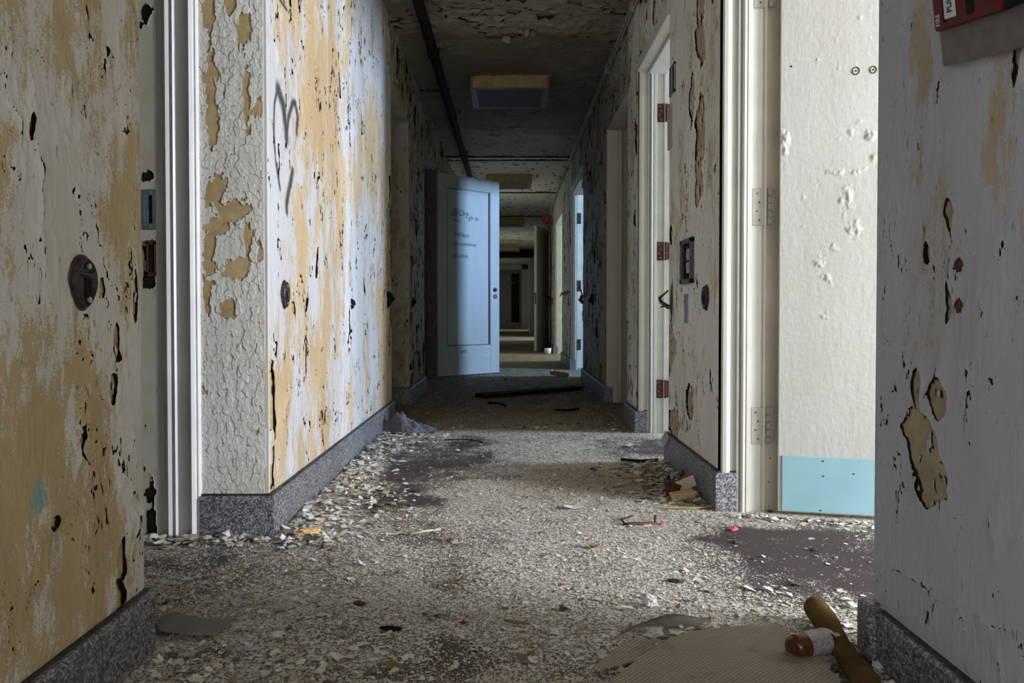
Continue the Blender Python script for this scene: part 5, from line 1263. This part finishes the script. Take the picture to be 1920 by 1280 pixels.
# rusty bent bracket
a, b = fl(1203, 986)
rb = thing('rusty_bracket', (a, b, 0), math.radians(4), 'rusty bent metal bracket lying on the bright floor', 'bracket')
tube('bar', [(-0.058, 0.0, 0.004), (-0.03, 0.0, 0.004), (0.048, 0.0, 0.005)], [0.005, 0.006, 0.005], M['rust'], rb, 8)
tube('upright_prong', [(0.046, 0, 0.005), (0.050, 0.004, 0.032)], 0.0038, M['rust'], rb, 8)
tube('bent_prong', [(-0.052, 0, 0.005), (-0.058, 0.03, 0.012), (-0.030, 0.05, 0.014), (-0.01, 0.075, 0.012)], 0.0035, M['rust'], rb, 8)
# rubble pile at the right baseboard
def rub(name, x, y, dims, mat, label, cat, rot, z=0.01):
    px, py = fl(x, y); bm = bmesh.new(); bm_box(bm, -dims[0], dims[0], -dims[1], dims[1], -dims[2], dims[2], min(dims) * 0.25)
    r_ = random.Random(int(x * 7 + y))
    for v in bm.verts: v.co += Vector((r_.gauss(0, 1), r_.gauss(0, 1), r_.gauss(0, 1))) * min(dims) * 0.25
    o = from_bm(name, bm, mat); o.location = (px, py, z); o.rotation_euler = rot; return tag(o, label, cat)
rub('wood_chunk', 1281, 942, (0.042, 0.018, 0.011), M['wood'], 'splintered light wood chunk in front of the rubble at the right baseboard', 'wood chunk', (0.1, -0.14, 0.15), 0.026)
rub('rusty_block', 1262, 936, (0.018, 0.02, 0.022), M['rust'], 'rusty metal block at the left of the rubble by the right baseboard', 'rusty block', (0.3, 0.5, 0.2), 0.032)
rub('rusty_block', 1290, 926, (0.016, 0.02, 0.012), M['rust_bright'], 'small orange rusty piece behind the light wood chunk', 'rusty block', (0.2, 0.9, 0.5), 0.05)
px, py = fl(1303, 938)
o = sheet('torn_cardboard', [(-0.06, 0), (0.03, 0.01), (0.032, 0.05), (-0.05, 0.05)], 0, 0.003, M['paper_tan'], None, lambda x, y: 0.0); o.location = (px - 0.01, py + 0.02, 0.03); o.rotation_euler = (math.radians(65), math.radians(-25), math.radians(-12)); tag(o, 'torn tan cardboard flap standing in the rubble by the right baseboard', 'cardboard')
px, py = fl(1295, 955)
o = sheet('curled_bark_strip', [(-0.10, -0.012), (0.0, -0.02), (0.09, 0.0), (0.12, 0.03), (0.08, 0.022), (0.0, 0.0), (-0.09, 0.004)], 0.003, 0.002, M['wood'], None, lambda x, y: 0.004 + 0.03 * max(0, x) * 3 * max(0, x) * 3); o.location = (px, py, 0); tag(o, 'long curled tan strip in front of the rubble by the right baseboard', 'strip')
for i, (x, y, s, rz) in enumerate(((1270, 915, .035, .5), (1258, 922, .03, 1.2), (1285, 915, .03, 2.0))):
    px, py = fl(x, y); o = tube('bent_strap', [(-s, 0, 0.01), (-s * .6, 0.01, 0.035), (0, 0.0, 0.05 + .006 * i), (s * .5, 0, 0.035), (s, 0, 0.01)], 0.005, M['steel' if i == 0 else 'iron'], None, 6); o.location = (px, py + 0.03, 0.0); o.rotation_euler = (0, 0, rz)
    tag(o, ('grey bent metal strap arching over the rubble', 'dark bent strap at the left of the rubble', 'dark bent strap behind the rubble')[i], 'metal strap')
px, py = fl(1215, 990)
# paint curl hanging over the baseboard
Yc, zc = onr(1262, 815)
o = sheet('hanging_paint_curl', [(-0.03, -0.03), (0.02, -0.035), (0.035, 0.02), (-0.02, 0.04)], 0, 0.001, M['steel'], None, lambda x, y: 4 * x * x); o.location = (XR - 0.035, Yc, zc - 0.02); o.rotation_euler = (0.2, math.radians(-70), 0); tag(o, 'pale curl of paint hanging over the right baseboard', 'paint curl')
# dark plank, wood block, white cup, white scrap far off
a, b = fl(900, 746); c, d = fl(1085, 731)
v = Vector((c - a, d - b, 0)); o = box('dark_plank', 0, v.length, -0.07, 0.07, 0, 0.03, M['wood_dark'], None, 0.003); o.location = (a, b, 0.003); o.rotation_euler = (0, 0, math.atan2(v.y, v.x)); tag(o, 'black plank lying across the shadowed corridor floor', 'plank')
rub('wood_block', 1050, 706, (0.10, 0.05, 0.025), M['wood'], 'brown wood block on the bright strip beyond the panelled door', 'wood block', (0, 0.1, -0.3), 0.03)
px, py = fl(1027, 664)
cp = thing('plastic_cup', (px, py, 0.0), 0, 'pale plastic cup standing on the lit floor strip far down the corridor', 'cup')
bm = bmesh.new(); tube_bm(bm, [(0, 0, 0.005), (0, 0, 0.10), (0, 0, 0.098), (0, 0, 0.012)], [0.045, 0.06, 0.056, 0.042], 18, True); from_bm('cup_wall', bm, M['cup'], cp, True)
crumple('white_scrap', 881, 722, 0.022, M['paper'], 'small white scrap on the dark floor before the panelled door', 'paper scrap', 8, 0.3, 0, 1.8)
folded('paint_scrap', 1178, 838, 0.03, M['paper'], 'white scrap on the bare lit patch at right', 'paper scrap', 0.5, 0.3)
curve_thing('rubble_stick', [(1165, 865), (1200, 868), (1235, 866)], 0.007, M['wood_dark'], 'dark stick along the shadow edge near the right baseboard', 'stick', 0.008)
curve_thing('rubble_stick', [(832, 827), (880, 826), (905, 832)], 0.003, M['wood_dark'], 'thin dark wire on the lit grey floor', 'wire', 0.006)
# hanging ceiling flakes
for i, (x, y, s, dz) in enumerate(((-0.075, 5.28, .055, .035), (0.02, 5.30, .04, .03), (0.10, 5.25, .05, .03), (-0.02, 5.36, .035, .045), (0.16, 5.29, .03, .03), (-0.11, 5.05, .03, .02))):
    me = kinds[i % 6]; m2 = me.copy(); m2.materials.clear(); m2.materials.append(M['paper_tan'])
    o = bpy.data.objects.new('ceiling_flake', m2); col.objects.link(o); o.location = (x, y, H - dz); o.scale = (s / 0.026,) * 3; o.rotation_euler = (math.radians(35 + 8 * i), 0.3 * (i % 3 - 1), i)
    tag(o, ('largest pale paint curl hanging from the ceiling, left one of the cluster', 'small paint curl in the middle of the ceiling cluster', 'paint curl right of the middle in the ceiling cluster', 'paint curl lowest in the ceiling cluster', 'rightmost paint curl of the ceiling cluster', 'single paint curl on the ceiling nearer than the cluster')[i], 'paint flake', 'paint curls hanging from the ceiling')
print('objects', len(bpy.data.objects), 'verts', sum(len(m.vertices) for m in bpy.data.meshes))
